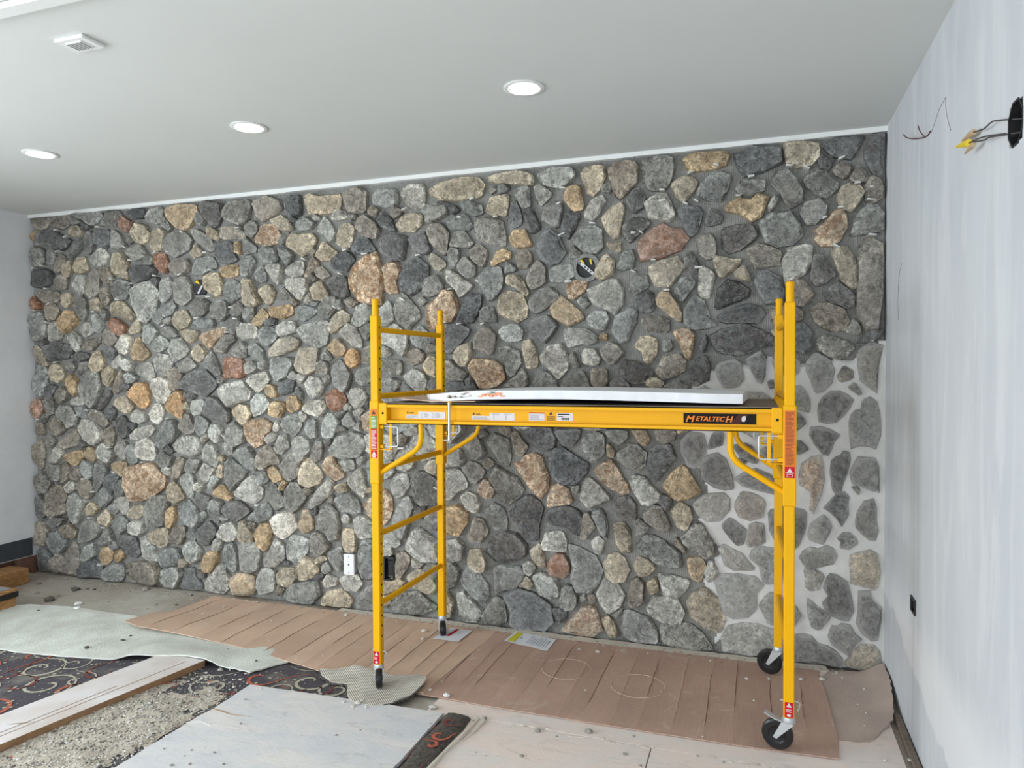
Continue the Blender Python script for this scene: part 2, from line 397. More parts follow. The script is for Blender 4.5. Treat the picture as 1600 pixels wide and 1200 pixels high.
# white header strip crossing the ceiling at the upper left
struct('trim_3', MB().bbox((XL, 1.700, H-.022), (-1.2, 1.758, H), .004).box((XL, 1.0, H-.006), (-1.2, 1.690, H)), [M['trimw']])
struct('trim_4', MB().bbox((XR-.035, 2.2, 0), (XR-.004, 3.60, .022), .004), M['deck'])

# ------------------------------------------------------------------ the stone wall
GROUT = [(-0.323, 1.561), (-0.214, 1.6), (-0.113, 1.627), (0.002, 1.647), (0.099, 1.66), (0.195, 1.638), (0.248, 1.618), (0.335, 1.644), (0.442, 1.636), (0.502, 1.682), (0.617, 1.746), (0.627, 0.017), (0.373, 0.023), (-0.24, 0.057), (-0.195, 0.162), (-0.185, 0.277), (-0.24, 0.318), (-0.288, 0.421), (-0.254, 0.513), (-0.196, 0.589), (-0.264, 0.638), (-0.333, 0.74), (-0.288, 0.832), (-0.268, 0.905), (-0.282, 0.993), (-0.333, 1.027), (-0.358, 1.151), (-0.414, 1.365)]
def in_poly(P, x, y):
    c = False; n = len(P)
    for i in range(n):
        ax, ay = P[i]; bx, by = P[(i+1) % n]
        if (ay > y) != (by > y) and x < (bx-ax)*(y-ay)/(by-ay)+ax: c = not c
    return c
def seg_dist(P, x, y):
    best = 9
    for i in range(len(P)):
        ax, ay = P[i]; bx, by = P[(i+1) % len(P)]; dx, dy = bx-ax, by-ay
        t = max(0, min(1, ((x-ax)*dx+(y-ay)*dy)/(dx*dx+dy*dy))); best = min(best, math.hypot(x-ax-t*dx, y-ay-t*dy))
    return best
mb = MB(); nx, nz = 190, 90
for i in range(nx+1):
    for k in range(nz+1):
        x = XL+(XR-.004-XL)*i/nx; z = .004+(H-.01)*k/nz
        mb.v.append((x, YB-.018+.008*noise.noise((x*9, z*9, 1)), z))
for i in range(nx):
    for k in range(nz):
        x = XL+(XR-XL)*i/nx; z = H*k/nz
        if x > XR-.07 and .02 < z < .32: continue
        a = i*(nz+1)+k; mb.face((a, a+1, a+nz+2, a+nz+1))
part('mortar', mb, M['mortar'], wall_back, 60)
# white grout already worked into the joints at the lower right
mb = MB(); st = .0125; idx = {}
x0, x1 = min(p[0] for p in GROUT), XR-.004
ni = int((x1-x0)/st); nk = int(1.76/st)
def gy(x, z):
    x_ = x+.03*noise.noise((x*14, z*14, 7)); z_ = z+.03*noise.noise((x*14, z*14, 17))
    if not in_poly(GROUT, x_, z_): return None
    d = seg_dist([p for p in GROUT], x_, z_) if x < .58 and z > .03 else .05
    return YB-.016-.022*sstep(0, .035, d)-.004*noise.noise((x*22, z*22, 2))
for i in range(ni+1):
    for k in range(nk+1):
        x = x0+i*st; z = .02+k*st; y = gy(x, z)
        if y is not None: idx[i, k] = len(mb.v); mb.v.append((XR+.001 if i >= ni-1 else x, y, z))
for (i, k) in list(idx):
    q = [idx.get(t) for t in ((i, k), (i+1, k), (i+1, k+1), (i, k+1))]
    if None not in q: mb.face(q)
part('white_grout', mb, M['grout'], wall_back, 80)

STONES = """n 491,2071 480,1973 480,1874 523,1787 582,1792 604,1968 607,2046 607,2131 603,2222 556,2258 520,2254 485,2217
l* -179,26 -126,25 -36,20 126,64 126,166 1,199 -73,198 -156,173 -187,105
l* -195,305 -179,242 -126,216 -51,232 -6,285 -7,364 30,414 -14,458 -111,465 -195,457 -226,414
d -1421,125 -1429,36 -1368,12 -1216,16 -1156,81 -1170,181 -1275,243 -1374,262 -1483,222
l* -79,1463 -158,1349 -111,1259 -4,1208 61,1267 71,1424 22,1462
n -806,1255 -737,1415 -821,1472 -939,1470 -1038,1360 -952,1230
d -234,1706 -200,1677 -107,1662 -41,1682 25,1709 122,1721 18,1798 -61,1835 -187,1810 -255,1776
g -2373,1399 -2329,1312 -2264,1153 -2032,1259 -2026,1387 -2155,1449
l -1918,1414 -2015,1313 -1950,1176 -1801,1135 -1719,1219 -1735,1380
x -2527,2132 -2461,2046 -2329,2008 -2292,2023 -2291,2105 -2281,2203 -2308,2287 -2326,2353 -2420,2326 -2506,2264 -2536,2190
l -1469,1441 -1465,1308 -1364,1224 -1245,1259 -1196,1400 -1278,1448 -1357,1475
d* 60,721 86,667 169,611 208,649 239,733 245,836 150,851 53,824
d* 146,21 311,22 419,16 422,63 391,100 347,125 304,130 272,168 228,173 145,149
d -1727,1369 -1648,1217 -1505,1252 -1442,1346 -1502,1460 -1660,1470
g* 453,1243 459,1173 505,1191 549,1186 573,1174 597,1247 596,1313 590,1372 578,1418 548,1441 518,1430 506,1410 531,1358 519,1377 483,1377 459,1350 450,1310
r -641,2256 -626,2204 -526,2213 -406,2256 -365,2317 -406,2370 -469,2381 -512,2413 -597,2361 -641,2306
b -359,204 -281,146 -204,121 -166,199 -185,304 -275,375 -346,334 -379,277
g 10,2341 37,2271 95,2240 177,2249 221,2293 215,2347 164,2425 68,2426 -3,2376
g -1037,423 -1051,351 -1008,276 -929,270 -878,338 -850,418 -899,499 -993,541 -1065,557
b* -287,1265 -212,1278 -186,1382 -216,1456 -281,1496 -344,1462 -393,1385 -346,1275
g -519,36 -445,17 -294,12 -230,31 -294,117 -353,158 -465,159 -526,131
x -4419,631 -4333,626 -4210,671 -4101,742 -4087,809 -4217,916 -4339,902 -4426,879 -4466,753
d -1167,965 -1104,907 -1011,911 -949,982 -933,1035 -1010,1078 -1103,1135 -1150,1118 -1174,1064
d -115,2695 -75,2629 -36,2639 29,2647 119,2686 119,2760 22,2777 -30,2792 -56,2771 -128,2758
d* 341,305 378,282 421,267 451,270 476,323 469,373 454,439 444,472 392,504 361,505 340,469 331,427 353,388 325,351
b -1941,2682 -1871,2652 -1750,2635 -1606,2646 -1580,2722 -1622,2772 -1732,2782 -1870,2763 -1950,2723
d -1370,630 -1321,563 -1248,561 -1240,662 -1215,756 -1239,800 -1311,843 -1385,792 -1427,719
b* 463,467 529,453 571,443 589,468 600,536 591,592 582,631 552,648 507,635 462,614 456,574
d -1528,413 -1412,423 -1322,462 -1321,532 -1386,597 -1469,607 -1544,562 -1595,471
g* 53,212 126,189 183,212 219,270 197,314 154,341 74,387 38,352 8,302
g -640,561 -559,492 -472,459 -399,479 -412,559 -492,614 -559,643 -627,645 -661,580
g -619,2658 -583,2597 -476,2609 -441,2720 -455,2778 -561,2788 -626,2773
g -731,31 -614,17 -532,34 -532,89 -586,166 -696,202 -731,192 -752,92
x -1343,942 -1295,874 -1231,816 -1183,880 -1175,965 -1206,1009 -1222,1070 -1270,1091 -1326,1074 -1359,1034 -1400,1025
d* 497,325 488,261 512,210 561,175 590,185 605,287 607,354 562,383 553,435 499,426
l -930,2006 -908,1968 -825,1935 -781,1905 -729,1969 -729,2049 -765,2109 -810,2119 -885,2078 -945,2058
g* 8,515 30,422 125,439 125,610 22,626 -29,606 -44,558
d* -295,982 -227,935 -173,924 -126,933 -132,1003 -166,1094 -213,1127 -268,1111 -302,1067
n* 493,1682 488,1609 500,1530 536,1497 578,1464 583,1530 589,1609 606,1707 547,1727 505,1695
x* 213,971 270,933 260,847 276,824 301,884 319,935 332,1004 325,1088 313,1131 269,1120 222,1084 206,1015
t -463,866 -421,846 -351,865 -295,903 -330,966 -372,1029 -407,1056 -470,996 -513,928
x -1975,1891 -1940,1834 -1886,1881 -1799,1895 -1755,1949 -1755,1997 -1798,2085 -1850,2095 -1911,2034 -1974,1996
l 133,2054 140,2034 234,2090 265,2149 271,2236 234,2245 139,2231 146,2217 120,2164
l -2114,414 -2033,363 -1908,373 -1907,422 -1907,503 -1995,562 -2049,591 -2095,555 -2151,452
n 279,1840 316,1805 359,1784 438,1789 450,1842 426,1902 353,1931 303,1940 260,1901
l -4374,2086 -4316,1971 -4243,1950 -4158,2023 -4119,2170 -4201,2248 -4334,2235 -4396,2200
d* 306,1310 343,1301 389,1309 428,1346 455,1387 470,1427 446,1450 403,1473 361,1473 324,1442 305,1408 299,1368
n -809,2675 -779,2585 -750,2561 -706,2601 -647,2653 -647,2761 -705,2781 -779,2774 -816,2741
g -667,1468 -728,1372 -705,1317 -597,1277 -529,1348 -533,1395 -582,1470
b 138,2684 195,2651 263,2658 300,2701 294,2781 138,2792 125,2779
x -1656,1537 -1614,1482 -1513,1490 -1447,1537 -1471,1615 -1529,1654 -1655,1663 -1698,1608
d -188,2257 -154,2220 -88,2237 -22,2281 4,2314 -29,2371 -108,2377 -188,2362 -194,2313
x -1053,28 -908,24 -858,65 -872,127 -907,208 -979,194 -1060,99 -1104,37
x 290,2295 277,2269 314,2233 364,2230 400,2255 436,2325 430,2385 411,2419 375,2416 339,2372 277,2316
g 100,2532 132,2475 164,2439 220,2474 226,2528 195,2591 144,2649 87,2641 55,2590
g -1484,787 -1451,757 -1352,833 -1336,872 -1384,940 -1458,976 -1516,1012 -1558,924
d 518,2666 548,2598 578,2556 607,2579 607,2682 607,2791 582,2792 553,2792 512,2706
g* 466,990 515,976 545,961 592,950 592,1016 589,1082 571,1127 493,1131 478,1104 454,1043
l* -316,781 -268,741 -199,752 -146,812 -146,876 -179,909 -282,890 -344,836
d 337,2724 374,2693 452,2672 470,2684 512,2771 511,2792 434,2792 373,2792 319,2752
g 448,2278 514,2280 607,2294 607,2385 573,2426 531,2443 472,2369 454,2297
g -1031,1337 -1058,1448 -1156,1455 -1192,1385 -1222,1288 -1143,1255 -1067,1256
g* 242,1577 261,1536 286,1462 324,1469 367,1516 379,1583 354,1637 286,1678 242,1624
b -583,2130 -555,2064 -477,2046 -434,2094 -379,2162 -427,2222 -519,2206 -583,2173
d -2,1999 37,1935 121,1939 133,2000 114,2076 43,2120 4,2115 -22,2068
l -580,194 -512,153 -412,158 -386,222 -425,293 -499,306 -559,300 -600,233
b 407,2042 456,2000 486,2012 485,2105 473,2158 436,2226 394,2229 358,2198
d -1248,2283 -1225,2236 -1161,2210 -1114,2223 -1068,2280 -1091,2334 -1114,2388 -1176,2430 -1224,2403 -1256,2322
d* -79,950 -13,932 124,905 124,987 -13,1050 -126,990
d -2144,2091 -2081,2064 -2017,2102 -1964,2148 -1963,2244 -2042,2313 -2115,2260 -2161,2198
g -1633,2399 -1591,2373 -1450,2333 -1442,2394 -1466,2496 -1540,2525 -1640,2524 -1649,2470
g -2687,1035 -2589,1004 -2473,1025 -2405,1112 -2442,1169 -2519,1192 -2636,1156 -2696,1069
l -2340,1214 -2424,1163 -2434,1073 -2352,1029 -2230,1009 -2189,1086 -2220,1166
b* 510,14 591,18 607,61 600,120 570,156 510,149 480,121 452,74 425,30
g -317,2546 -269,2521 -195,2508 -161,2554 -135,2635 -188,2674 -242,2665 -296,2622 -324,2568
g -393,1850 -372,1814 -282,1812 -214,1832 -248,1875 -282,1967 -337,2005 -393,1922
d -577,976 -541,949 -477,1031 -435,1091 -463,1162 -520,1175 -577,1137 -599,1048
g -393,610 -330,572 -275,533 -227,573 -233,636 -288,725 -323,744 -407,645
t -365,2684 -283,2683 -201,2689 -168,2700 -141,2760 -168,2776 -283,2781 -365,2783 -399,2758
b -1485,1925 -1436,1901 -1371,1876 -1314,1905 -1306,1966 -1338,2044 -1419,2070 -1485,2042 -1502,1965
k -1168,666 -1058,651 -988,603 -965,718 -1011,768 -1081,786 -1184,750 -1208,710
g -2218,48 -2097,22 -2021,30 -1910,88 -1969,120 -2053,181 -2156,163 -2235,101
t -161,2450 -101,2432 -35,2385 17,2409 55,2515 10,2533 -29,2502 -95,2521 -154,2498 -174,2465
d* -407,1128 -372,1050 -337,1037 -295,1060 -268,1154 -282,1232 -365,1237 -407,1192
k -201,1852 -167,1838 -80,1842 5,1833 37,1894 11,1929 -61,1946 -174,1908 -214,1881
t -1888,561 -1766,554 -1705,646 -1704,702 -1773,754 -1887,731
d -2056,803 -2030,723 -1905,747 -1903,892 -1974,938 -2037,951 -2092,900
x -873,948 -805,892 -738,866 -701,882 -709,926 -760,1012 -805,1077 -873,1038 -911,1006
g -1522,211 -1483,237 -1389,261 -1328,340 -1358,396 -1482,407 -1537,380
g* 486,760 507,735 546,701 576,700 590,751 581,800 581,866 566,915 521,899 491,844 482,794
x -2410,642 -2345,588 -2288,591 -2231,686 -2240,769 -2286,825 -2380,778 -2438,716
d -2325,2403 -2298,2335 -2215,2290 -2133,2294 -2123,2366 -2104,2446 -2296,2475 -2334,2452
n -4481,59 -4420,26 -4248,12 -4163,31 -4160,173 -4318,188 -4467,157
g -2481,299 -2444,210 -2348,235 -2346,487 -2460,479 -2490,392
k -214,1916 -147,1942 -48,1980 -41,2021 -101,2065 -161,2082 -214,2028 -228,1937
g 239,2540 289,2502 338,2478 387,2520 393,2553 331,2625 288,2636 220,2595
n* -119,828 -99,780 -39,763 27,788 40,879 -39,917 -85,921 -119,856
g -1737,235 -1689,179 -1610,142 -1570,184 -1569,258 -1624,320 -1704,388 -1762,278
n -41,2173 -9,2130 120,2143 108,2165 120,2211 56,2249 -9,2267 -68,2236
l -1219,1628 -1164,1582 -1125,1529 -1062,1597 -1062,1687 -1108,1748 -1179,1734 -1235,1666
g -1021,2330 -960,2267 -884,2262 -847,2297 -854,2393 -899,2426 -982,2417 -1029,2360
l -871,219 -822,168 -752,211 -724,283 -758,336 -822,379 -850,369 -893,280
g 298,1691 341,1657 397,1637 439,1649 481,1702 451,1729 396,1750 329,1771 285,1732
g -2877,1778 -2777,1742 -2707,1766 -2696,1826 -2685,1918 -2754,1929 -2885,1907 -2936,1856
g -4298,533 -4275,449 -4191,445 -4094,470 -4067,641 -4090,687 -4222,670 -4284,619
g -796,1787 -751,1742 -707,1749 -656,1857 -649,1922 -692,1946 -781,1897 -803,1817
l -1887,772 -1816,776 -1781,818 -1695,870 -1763,979 -1885,958
l -604,2498 -583,2439 -469,2417 -434,2457 -490,2575 -540,2579 -612,2535
d -1879,1697 -1809,1696 -1696,1805 -1679,1844 -1756,1878 -1878,1881 -1878,1841
l -2202,1726 -2139,1668 -2111,1741 -2110,1822 -2182,1881 -2219,1890 -2303,1834 -2388,1811
b -2864,2700 -2835,2638 -2716,2629 -2608,2638 -2588,2719 -2607,2754 -2754,2750 -2823,2773 -2873,2752
l -2110,1112 -2074,1065 -2018,1011 -1914,1047 -1895,1108 -1943,1164 -2010,1231 -2079,1167
g -3022,15 -2855,12 -2779,83 -2802,178 -3007,137 -3073,54
g* 240,535 284,528 333,546 377,560 395,602 376,641 345,659 302,635 264,643 227,616 211,580
g* 372,135 409,109 452,84 470,130 513,176 479,206 458,247 415,249 403,234 372,234 354,174
d -3922,1464 -3864,1464 -3784,1428 -3716,1410 -3625,1483 -3625,1519 -3713,1601 -3804,1601 -3897,1556 -3921,1500
l -1214,2689 -1113,2658 -1058,2675 -1012,2716 -1020,2768 -1097,2783 -1183,2784 -1246,2752
g -2813,522 -2753,517 -2704,452 -2645,456 -2624,560 -2642,645 -2711,709 -2781,645 -2813,556
l -499,1438 -528,1391 -542,1324 -466,1282 -407,1298 -398,1373 -375,1441 -451,1437
t -1147,1900 -1054,1845 -1007,1866 -961,1888 -976,1925 -1069,2003 -1107,2035 -1170,1954
b -836,385 -786,347 -724,360 -696,432 -730,506 -772,530 -821,512 -857,453
l -679,898 -628,820 -585,815 -520,848 -513,878 -563,926 -606,975 -665,987 -701,963
g* -207,1536 -180,1487 -106,1495 -73,1536 -87,1620 -120,1641 -221,1614
g -4910,1430 -4846,1362 -4783,1304 -4716,1382 -4689,1479 -4712,1576 -4801,1606 -4867,1567 -4922,1479
g -2191,1922 -2110,1838 -2028,1925 -2028,1966 -2144,2091 -2190,2036 -2209,1988
l -988,830 -942,772 -858,807 -798,840 -873,918 -941,967 -980,890
n 283,1988 254,2025 232,2059 192,2070 162,2042 138,2013 138,1972 153,1929 194,1922 232,1923 260,1949 283,1987
l -3582,1402 -3506,1340 -3439,1367 -3396,1377 -3331,1395 -3319,1449 -3362,1484 -3393,1528 -3547,1501 -3603,1465
g -768,1071 -723,1029 -650,1002 -606,1048 -599,1114 -657,1163 -701,1162 -768,1108
d* 372,955 390,929 415,940 421,981 442,1042 457,1110 453,1150 423,1159 408,1135 387,1127 365,1106 359,1046
d -744,1551 -686,1507 -598,1515 -562,1566 -591,1602 -664,1639 -722,1647 -759,1595
n -541,1558 -512,1529 -456,1544 -386,1579 -379,1636 -421,1680 -505,1666 -548,1587
g -2205,531 -2150,502 -2113,603 -2075,712 -2111,792 -2194,730 -2232,603
b -832,2391 -787,2337 -750,2349 -735,2443 -720,2515 -742,2553 -809,2522 -861,2467
b -944,2613 -906,2596 -868,2629 -831,2706 -838,2765 -890,2778 -951,2769 -981,2735
d 166,1693 229,1665 267,1698 273,1786 223,1841 166,1815
b 393,2447 424,2412 460,2402 484,2427 519,2496 495,2537 447,2548 411,2538 387,2494
g -1576,2061 -1543,2005 -1468,2087 -1459,2141 -1475,2219 -1558,2216 -1618,2164
d -1266,1789 -1203,1742 -1155,1794 -1116,1854 -1186,1916 -1258,1903 -1322,1867
d* 281,1191 325,1135 353,1133 368,1167 380,1204 407,1242 361,1271 312,1287 265,1279 259,1238
g -3436,280 -3415,191 -3350,179 -3274,213 -3262,330 -3293,399 -3379,393 -3456,369
d 475,1968 448,1999 424,2019 393,2047 361,2025 323,1998 339,1950 372,1929 398,1922 433,1900 474,1918 475,1967
t -4014,2700 -3945,2621 -3888,2599 -3830,2622 -3760,2717 -3770,2772 -3942,2786 -4036,2765
l -3742,15 -3585,12 -3539,53 -3547,207 -3603,230 -3683,150 -3752,69
d -1310,1175 -1262,1122 -1206,1101 -1142,1126 -1134,1180 -1166,1247 -1293,1245 -1326,1213
l* -172,506 -125,482 -25,491 -18,512 -78,578 -125,602 -179,626 -206,596
n 63,1873 76,1818 166,1836 229,1848 229,1895 178,1930 63,1921
l -505,312 -425,293 -372,359 -359,408 -452,426 -539,432
l -3396,679 -3310,666 -3245,714 -3234,777 -3265,802 -3275,846 -3328,870 -3394,822 -3494,728
g -956,1087 -910,1044 -842,1106 -842,1210 -895,1231 -956,1215 -979,1169
g -3538,2664 -3473,2624 -3397,2601 -3332,2632 -3298,2752 -3340,2773 -3492,2768 -3537,2718
g -3577,1031 -3545,996 -3489,1007 -3478,1053 -3390,1091 -3367,1172 -3410,1198 -3485,1241 -3575,1149
g -4054,2445 -3961,2412 -3845,2460 -3820,2540 -3934,2611 -4028,2581 -4077,2501
l -1763,21 -1650,26 -1602,98 -1642,124 -1738,212 -1787,192
d 259,2056 291,2021 334,2039 383,2077 352,2125 315,2187 277,2196 265,2129
d -406,2412 -386,2368 -358,2317 -317,2349 -289,2453 -310,2490 -365,2494 -427,2478
l -1245,238 -1170,217 -1111,245 -1132,343 -1229,378 -1290,343
g 240,2345 289,2349 332,2392 344,2438 301,2481 233,2467 208,2408
g -1594,25 -1515,19 -1445,49 -1467,179 -1530,203 -1610,75
w -3143,481 -3081,433 -3018,472 -2955,529 -2985,632 -3109,616 -3173,568
t -3528,63 -3495,12 -3331,28 -3298,76 -3318,164 -3449,170 -3527,127
l -1077,1763 -1054,1717 -977,1739 -939,1731 -886,1745 -886,1789 -946,1828 -1054,1838 -1085,1823
d -365,1508 -323,1494 -255,1529 -248,1614 -275,1671 -330,1643 -365,1579
b -2096,200 -1961,160 -1909,226 -2001,317 -2052,328 -2138,266
l* 142,1400 218,1367 259,1357 262,1425 236,1475 211,1502 141,1492
n -3268,2662 -3205,2614 -3110,2650 -3047,2689 -3067,2742 -3181,2786 -3298,2752
n -5256,473 -5134,471 -5079,494 -5062,635 -5127,721 -5223,697 -5266,614
x -3367,1154 -3346,1101 -3293,1058 -3229,1087 -3217,1149 -3164,1186 -3163,1230 -3226,1264 -3312,1253 -3366,1217
n -2559,2684 -2531,2623 -2398,2613 -2396,2745 -2453,2783 -2568,2759
g -1499,1037 -1441,992 -1416,1071 -1432,1172 -1523,1208 -1574,1160
d* 363,830 394,801 416,762 449,825 446,875 452,919 430,945 394,936 363,897 329,855
l -2111,2640 -2049,2611 -1986,2606 -1985,2766 -2092,2767 -2156,2724
b -2780,12 -2692,12 -2557,20 -2532,76 -2617,142 -2728,110 -2779,51
n -1953,2396 -1865,2311 -1839,2309 -1821,2443 -1872,2510 -1925,2514 -1969,2485
b -2950,1632 -2940,1589 -2859,1563 -2799,1597 -2788,1674 -2777,1742 -2847,1751 -2918,1744 -2939,1684
g -1298,1966 -1258,1919 -1162,1976 -1107,2035 -1170,2082 -1225,2070 -1298,2004
b -3010,2436 -2949,2398 -2889,2352 -2818,2399 -2777,2464 -2816,2509 -2917,2508 -2968,2519 -3009,2471
b -2930,827 -2860,804 -2789,825 -2748,887 -2807,953 -2867,1011 -2929,940 -2940,852
g* 258,683 289,669 327,661 357,718 370,759 351,795 326,817 295,792 264,762 252,710
g -3168,1590 -3106,1511 -3012,1554 -2960,1632 -2970,1676 -3083,1685 -3167,1669
n -607,719 -527,673 -477,669 -463,699 -513,812 -556,817 -621,762
t -541,1955 -477,1896 -407,1844 -400,1900 -420,1951 -470,2024 -519,2026 -548,1991
d -1730,1877 -1662,1883 -1610,1984 -1601,2046 -1669,2064 -1721,2011 -1764,1894
d -768,745 -709,704 -658,701 -657,811 -709,867 -761,849 -783,796
d -3741,1300 -3652,1247 -3541,1222 -3507,1250 -3506,1304 -3605,1393 -3671,1419 -3717,1364
l -4012,1017 -3943,992 -3839,977 -3769,1007 -3757,1080 -3813,1125 -3940,1121 -4023,1063
g -3975,544 -3929,482 -3825,461 -3767,511 -3778,556 -3823,609 -3891,670 -3961,638 -3997,589
b -434,2549 -393,2517 -351,2556 -317,2623 -337,2653 -393,2666 -469,2623
g -4178,1040 -4119,1023 -4047,1063 -3951,1158 -3996,1231 -4067,1249 -4128,1173 -4189,1115
l -3041,304 -2959,284 -2876,370 -2864,449 -2935,470 -3007,473 -3040,401
b -627,1689 -620,1638 -584,1609 -541,1674 -534,1760 -584,1783 -634,1777 -671,1719
g -2680,1579 -2661,1503 -2574,1444 -2544,1487 -2524,1562 -2572,1630 -2620,1672 -2679,1630
n -1654,1726 -1570,1686 -1528,1693 -1511,1802 -1552,1849 -1594,1858 -1654,1789
b -1538,2733 -1366,2703 -1262,2693 -1270,2755 -1366,2779 -1497,2776 -1555,2766
l -1217,509 -1074,505 -1074,581 -1097,633 -1200,626 -1224,547
r -1053,424 -1064,459 -1087,495 -1134,497 -1167,463 -1196,431 -1196,389 -1172,356 -1132,350 -1088,349 -1057,382 -1053,423
g -1300,1460 -1204,1445 -1117,1476 -1133,1529 -1212,1590 -1244,1567 -1292,1498
d -3939,12 -3835,12 -3765,31 -3809,101 -3842,172 -3912,166 -3973,30
x -1168,774 -1050,796 -1026,820 -1050,849 -1057,886 -1120,914 -1167,904 -1199,772
g -3056,672 -2985,623 -2933,661 -2881,734 -2901,768 -2951,835 -3002,832 -3044,778
d -728,2341 -692,2309 -633,2364 -583,2403 -583,2432 -641,2458 -706,2448 -735,2407
l -316,1997 -255,1980 -241,2022 -221,2098 -235,2134 -282,2164 -310,2152
x -2177,2183 -2154,2222 -2175,2281 -2241,2284 -2290,2254 -2276,2200 -2281,2172 -2288,2123 -2243,2082 -2177,2088 -2193,2164 -2177,2182
g -3548,815 -3505,745 -3482,773 -3394,849 -3360,905 -3447,946 -3512,988 -3557,942
g -1568,671 -1535,610 -1452,608 -1443,664 -1468,748 -1534,776 -1593,733
d* 96,1557 167,1543 205,1570 211,1638 115,1653 70,1639
r -3568,1564 -3546,1537 -3469,1546 -3448,1537 -3382,1546 -3380,1653 -3412,1680 -3544,1690 -3566,1672
n 512,2523 520,2456 559,2439 607,2464 607,2509 588,2562 549,2584
l -4866,1068 -4763,1032 -4685,1092 -4684,1141 -4772,1217 -4889,1224 -4943,1144
g -2497,12 -2351,31 -2349,200 -2411,183 -2495,101
l -1890,432 -1802,390 -1741,412 -1732,501 -1775,537 -1889,521
g -3084,890 -3023,831 -2950,869 -2928,983 -2979,1034 -3020,1032 -3104,941
g -1454,1645 -1438,1560 -1405,1544 -1348,1629 -1364,1706 -1437,1738 -1495,1724
g* 256,265 272,216 304,199 322,215 372,288 309,322 265,359 250,368
b -776,581 -739,532 -687,536 -694,661 -731,710 -798,691
l -2507,534 -2489,485 -2345,504 -2345,579 -2410,625 -2468,647 -2516,610
d* -145,657 -105,618 -72,634 -59,713 -92,738 -145,777 -193,725
l -2511,1880 -2453,1879 -2330,1934 -2329,1991 -2404,2027 -2481,2013 -2520,1914
b -428,701 -379,683 -344,757 -358,814 -421,846 -470,786
n -303,2222 -269,2192 -221,2203 -215,2280 -242,2337 -296,2334 -330,2287
x -421,1744 -379,1651 -358,1643 -344,1686 -330,1778 -358,1814 -407,1822 -456,1795
g -4965,263 -4873,280 -4754,338 -4714,390 -4790,483 -4922,425 -4964,313
d -5281,2585 -5173,2568 -5107,2525 -5027,2540 -4959,2594 -5038,2628 -5130,2674 -5279,2684 -5321,2627
l -2350,2667 -2276,2637 -2166,2652 -2183,2751 -2321,2755 -2368,2718
g -1102,1484 -1009,1454 -924,1484 -970,1589 -1031,1567 -1102,1506
d* -34,1578 -7,1523 19,1509 38,1557 38,1647 12,1688 -67,1641
x -3260,2469 -3165,2446 -3092,2459 -3060,2508 -3121,2590 -3216,2597 -3270,2496
g -1891,243 -1852,201 -1794,237 -1761,338 -1810,387 -1890,372
t -1020,2516 -967,2519 -959,2548 -982,2668 -1058,2660 -1090,2596
g -95,2535 -29,2522 29,2545 36,2599 -16,2610 -101,2611 -121,2564
b -1573,2558 -1531,2532 -1441,2517 -1424,2585 -1424,2654 -1539,2641 -1564,2589
g -1215,2478 -1129,2427 -1106,2440 -1082,2551 -1129,2584 -1191,2567 -1215,2493
b -214,2119 -194,2083 -107,2141 -81,2189 -127,2191 -214,2217 -235,2190
d -3715,2696 -3628,2599 -3583,2614 -3548,2701 -3547,2763 -3691,2792 -3737,2760
l -3024,2152 -2963,2107 -2903,2053 -2842,2128 -2851,2213 -2972,2219 -3044,2205
n -627,1842 -591,1805 -491,1795 -470,1817 -470,1867 -512,1889 -598,1892 -627,1878
b -3167,1686 -3083,1694 -2948,1736 -2917,1796 -2998,1823 -3092,1807 -3166,1739
n -1305,2096 -1273,2064 -1193,2114 -1193,2189 -1240,2245 -1272,2224 -1313,2142
g -3978,2146 -3968,2091 -3899,2061 -3829,2113 -3827,2204 -3871,2279 -3953,2265
n* -45,615 1,626 40,650 34,747 -12,758 -45,742 -58,635
n -5145,39 -5065,12 -4971,14 -4966,224 -5005,280 -5073,205 -5131,70
w -4159,1369 -4100,1360 -4027,1454 -4038,1519 -4120,1556 -4180,1537 -4229,1472
o -4042,1286 -3949,1242 -3925,1279 -3910,1445 -3969,1454 -4040,1417 -4101,1323
l -3221,235 -3136,243 -3051,312 -3060,390 -3133,446 -3176,355 -3231,288
l -3277,34 -3149,73 -3138,110 -3147,224 -3242,225 -3286,149
n -2428,2467 -2325,2435 -2305,2500 -2324,2542 -2407,2598 -2464,2585 -2484,2529
b -2149,2473 -2059,2467 -2005,2511 -2004,2575 -2076,2589 -2148,2570 -2194,2517
g -5408,1941 -5399,1830 -5260,1847 -5244,1957 -5282,2067 -5407,2041
l -1745,996 -1719,1028 -1753,1099 -1814,1105 -1884,1071 -1885,974
l -2201,953 -2128,939 -2073,974 -2072,1040 -2117,1112 -2163,1086 -2219,1026
g -5408,1477 -5368,1417 -5300,1397 -5257,1478 -5240,1578 -5307,1658 -5361,1678 -5407,1517
b -2940,164 -2827,200 -2776,248 -2826,322 -2907,332 -2969,240
n -703,237 -668,212 -620,266 -613,363 -654,401 -689,370 -710,285
d -3598,2365 -3510,2342 -3423,2364 -3455,2410 -3475,2500 -3618,2500
t -366,454 -346,409 -301,393 -268,476 -294,541 -379,534
b -3714,2172 -3614,2114 -3558,2121 -3557,2210 -3589,2283 -3656,2287 -3735,2263
l -2122,1512 -2050,1456 -1987,1456 -1969,1521 -2004,1577 -2067,1602 -2140,1561
g -2603,655 -2516,644 -2458,664 -2486,739 -2543,786 -2602,775 -2661,746
l -5027,448 -4948,413 -4906,505 -4891,585 -4982,659 -5049,626 -5079,524
d -3541,562 -3465,531 -3398,571 -3332,620 -3429,677 -3506,682 -3585,605
l -1832,2142 -1772,2084 -1746,2036 -1652,2111 -1720,2153 -1779,2203 -1831,2222
k -5408,2262 -5318,2248 -5195,2273 -5178,2371 -5246,2394 -5408,2393
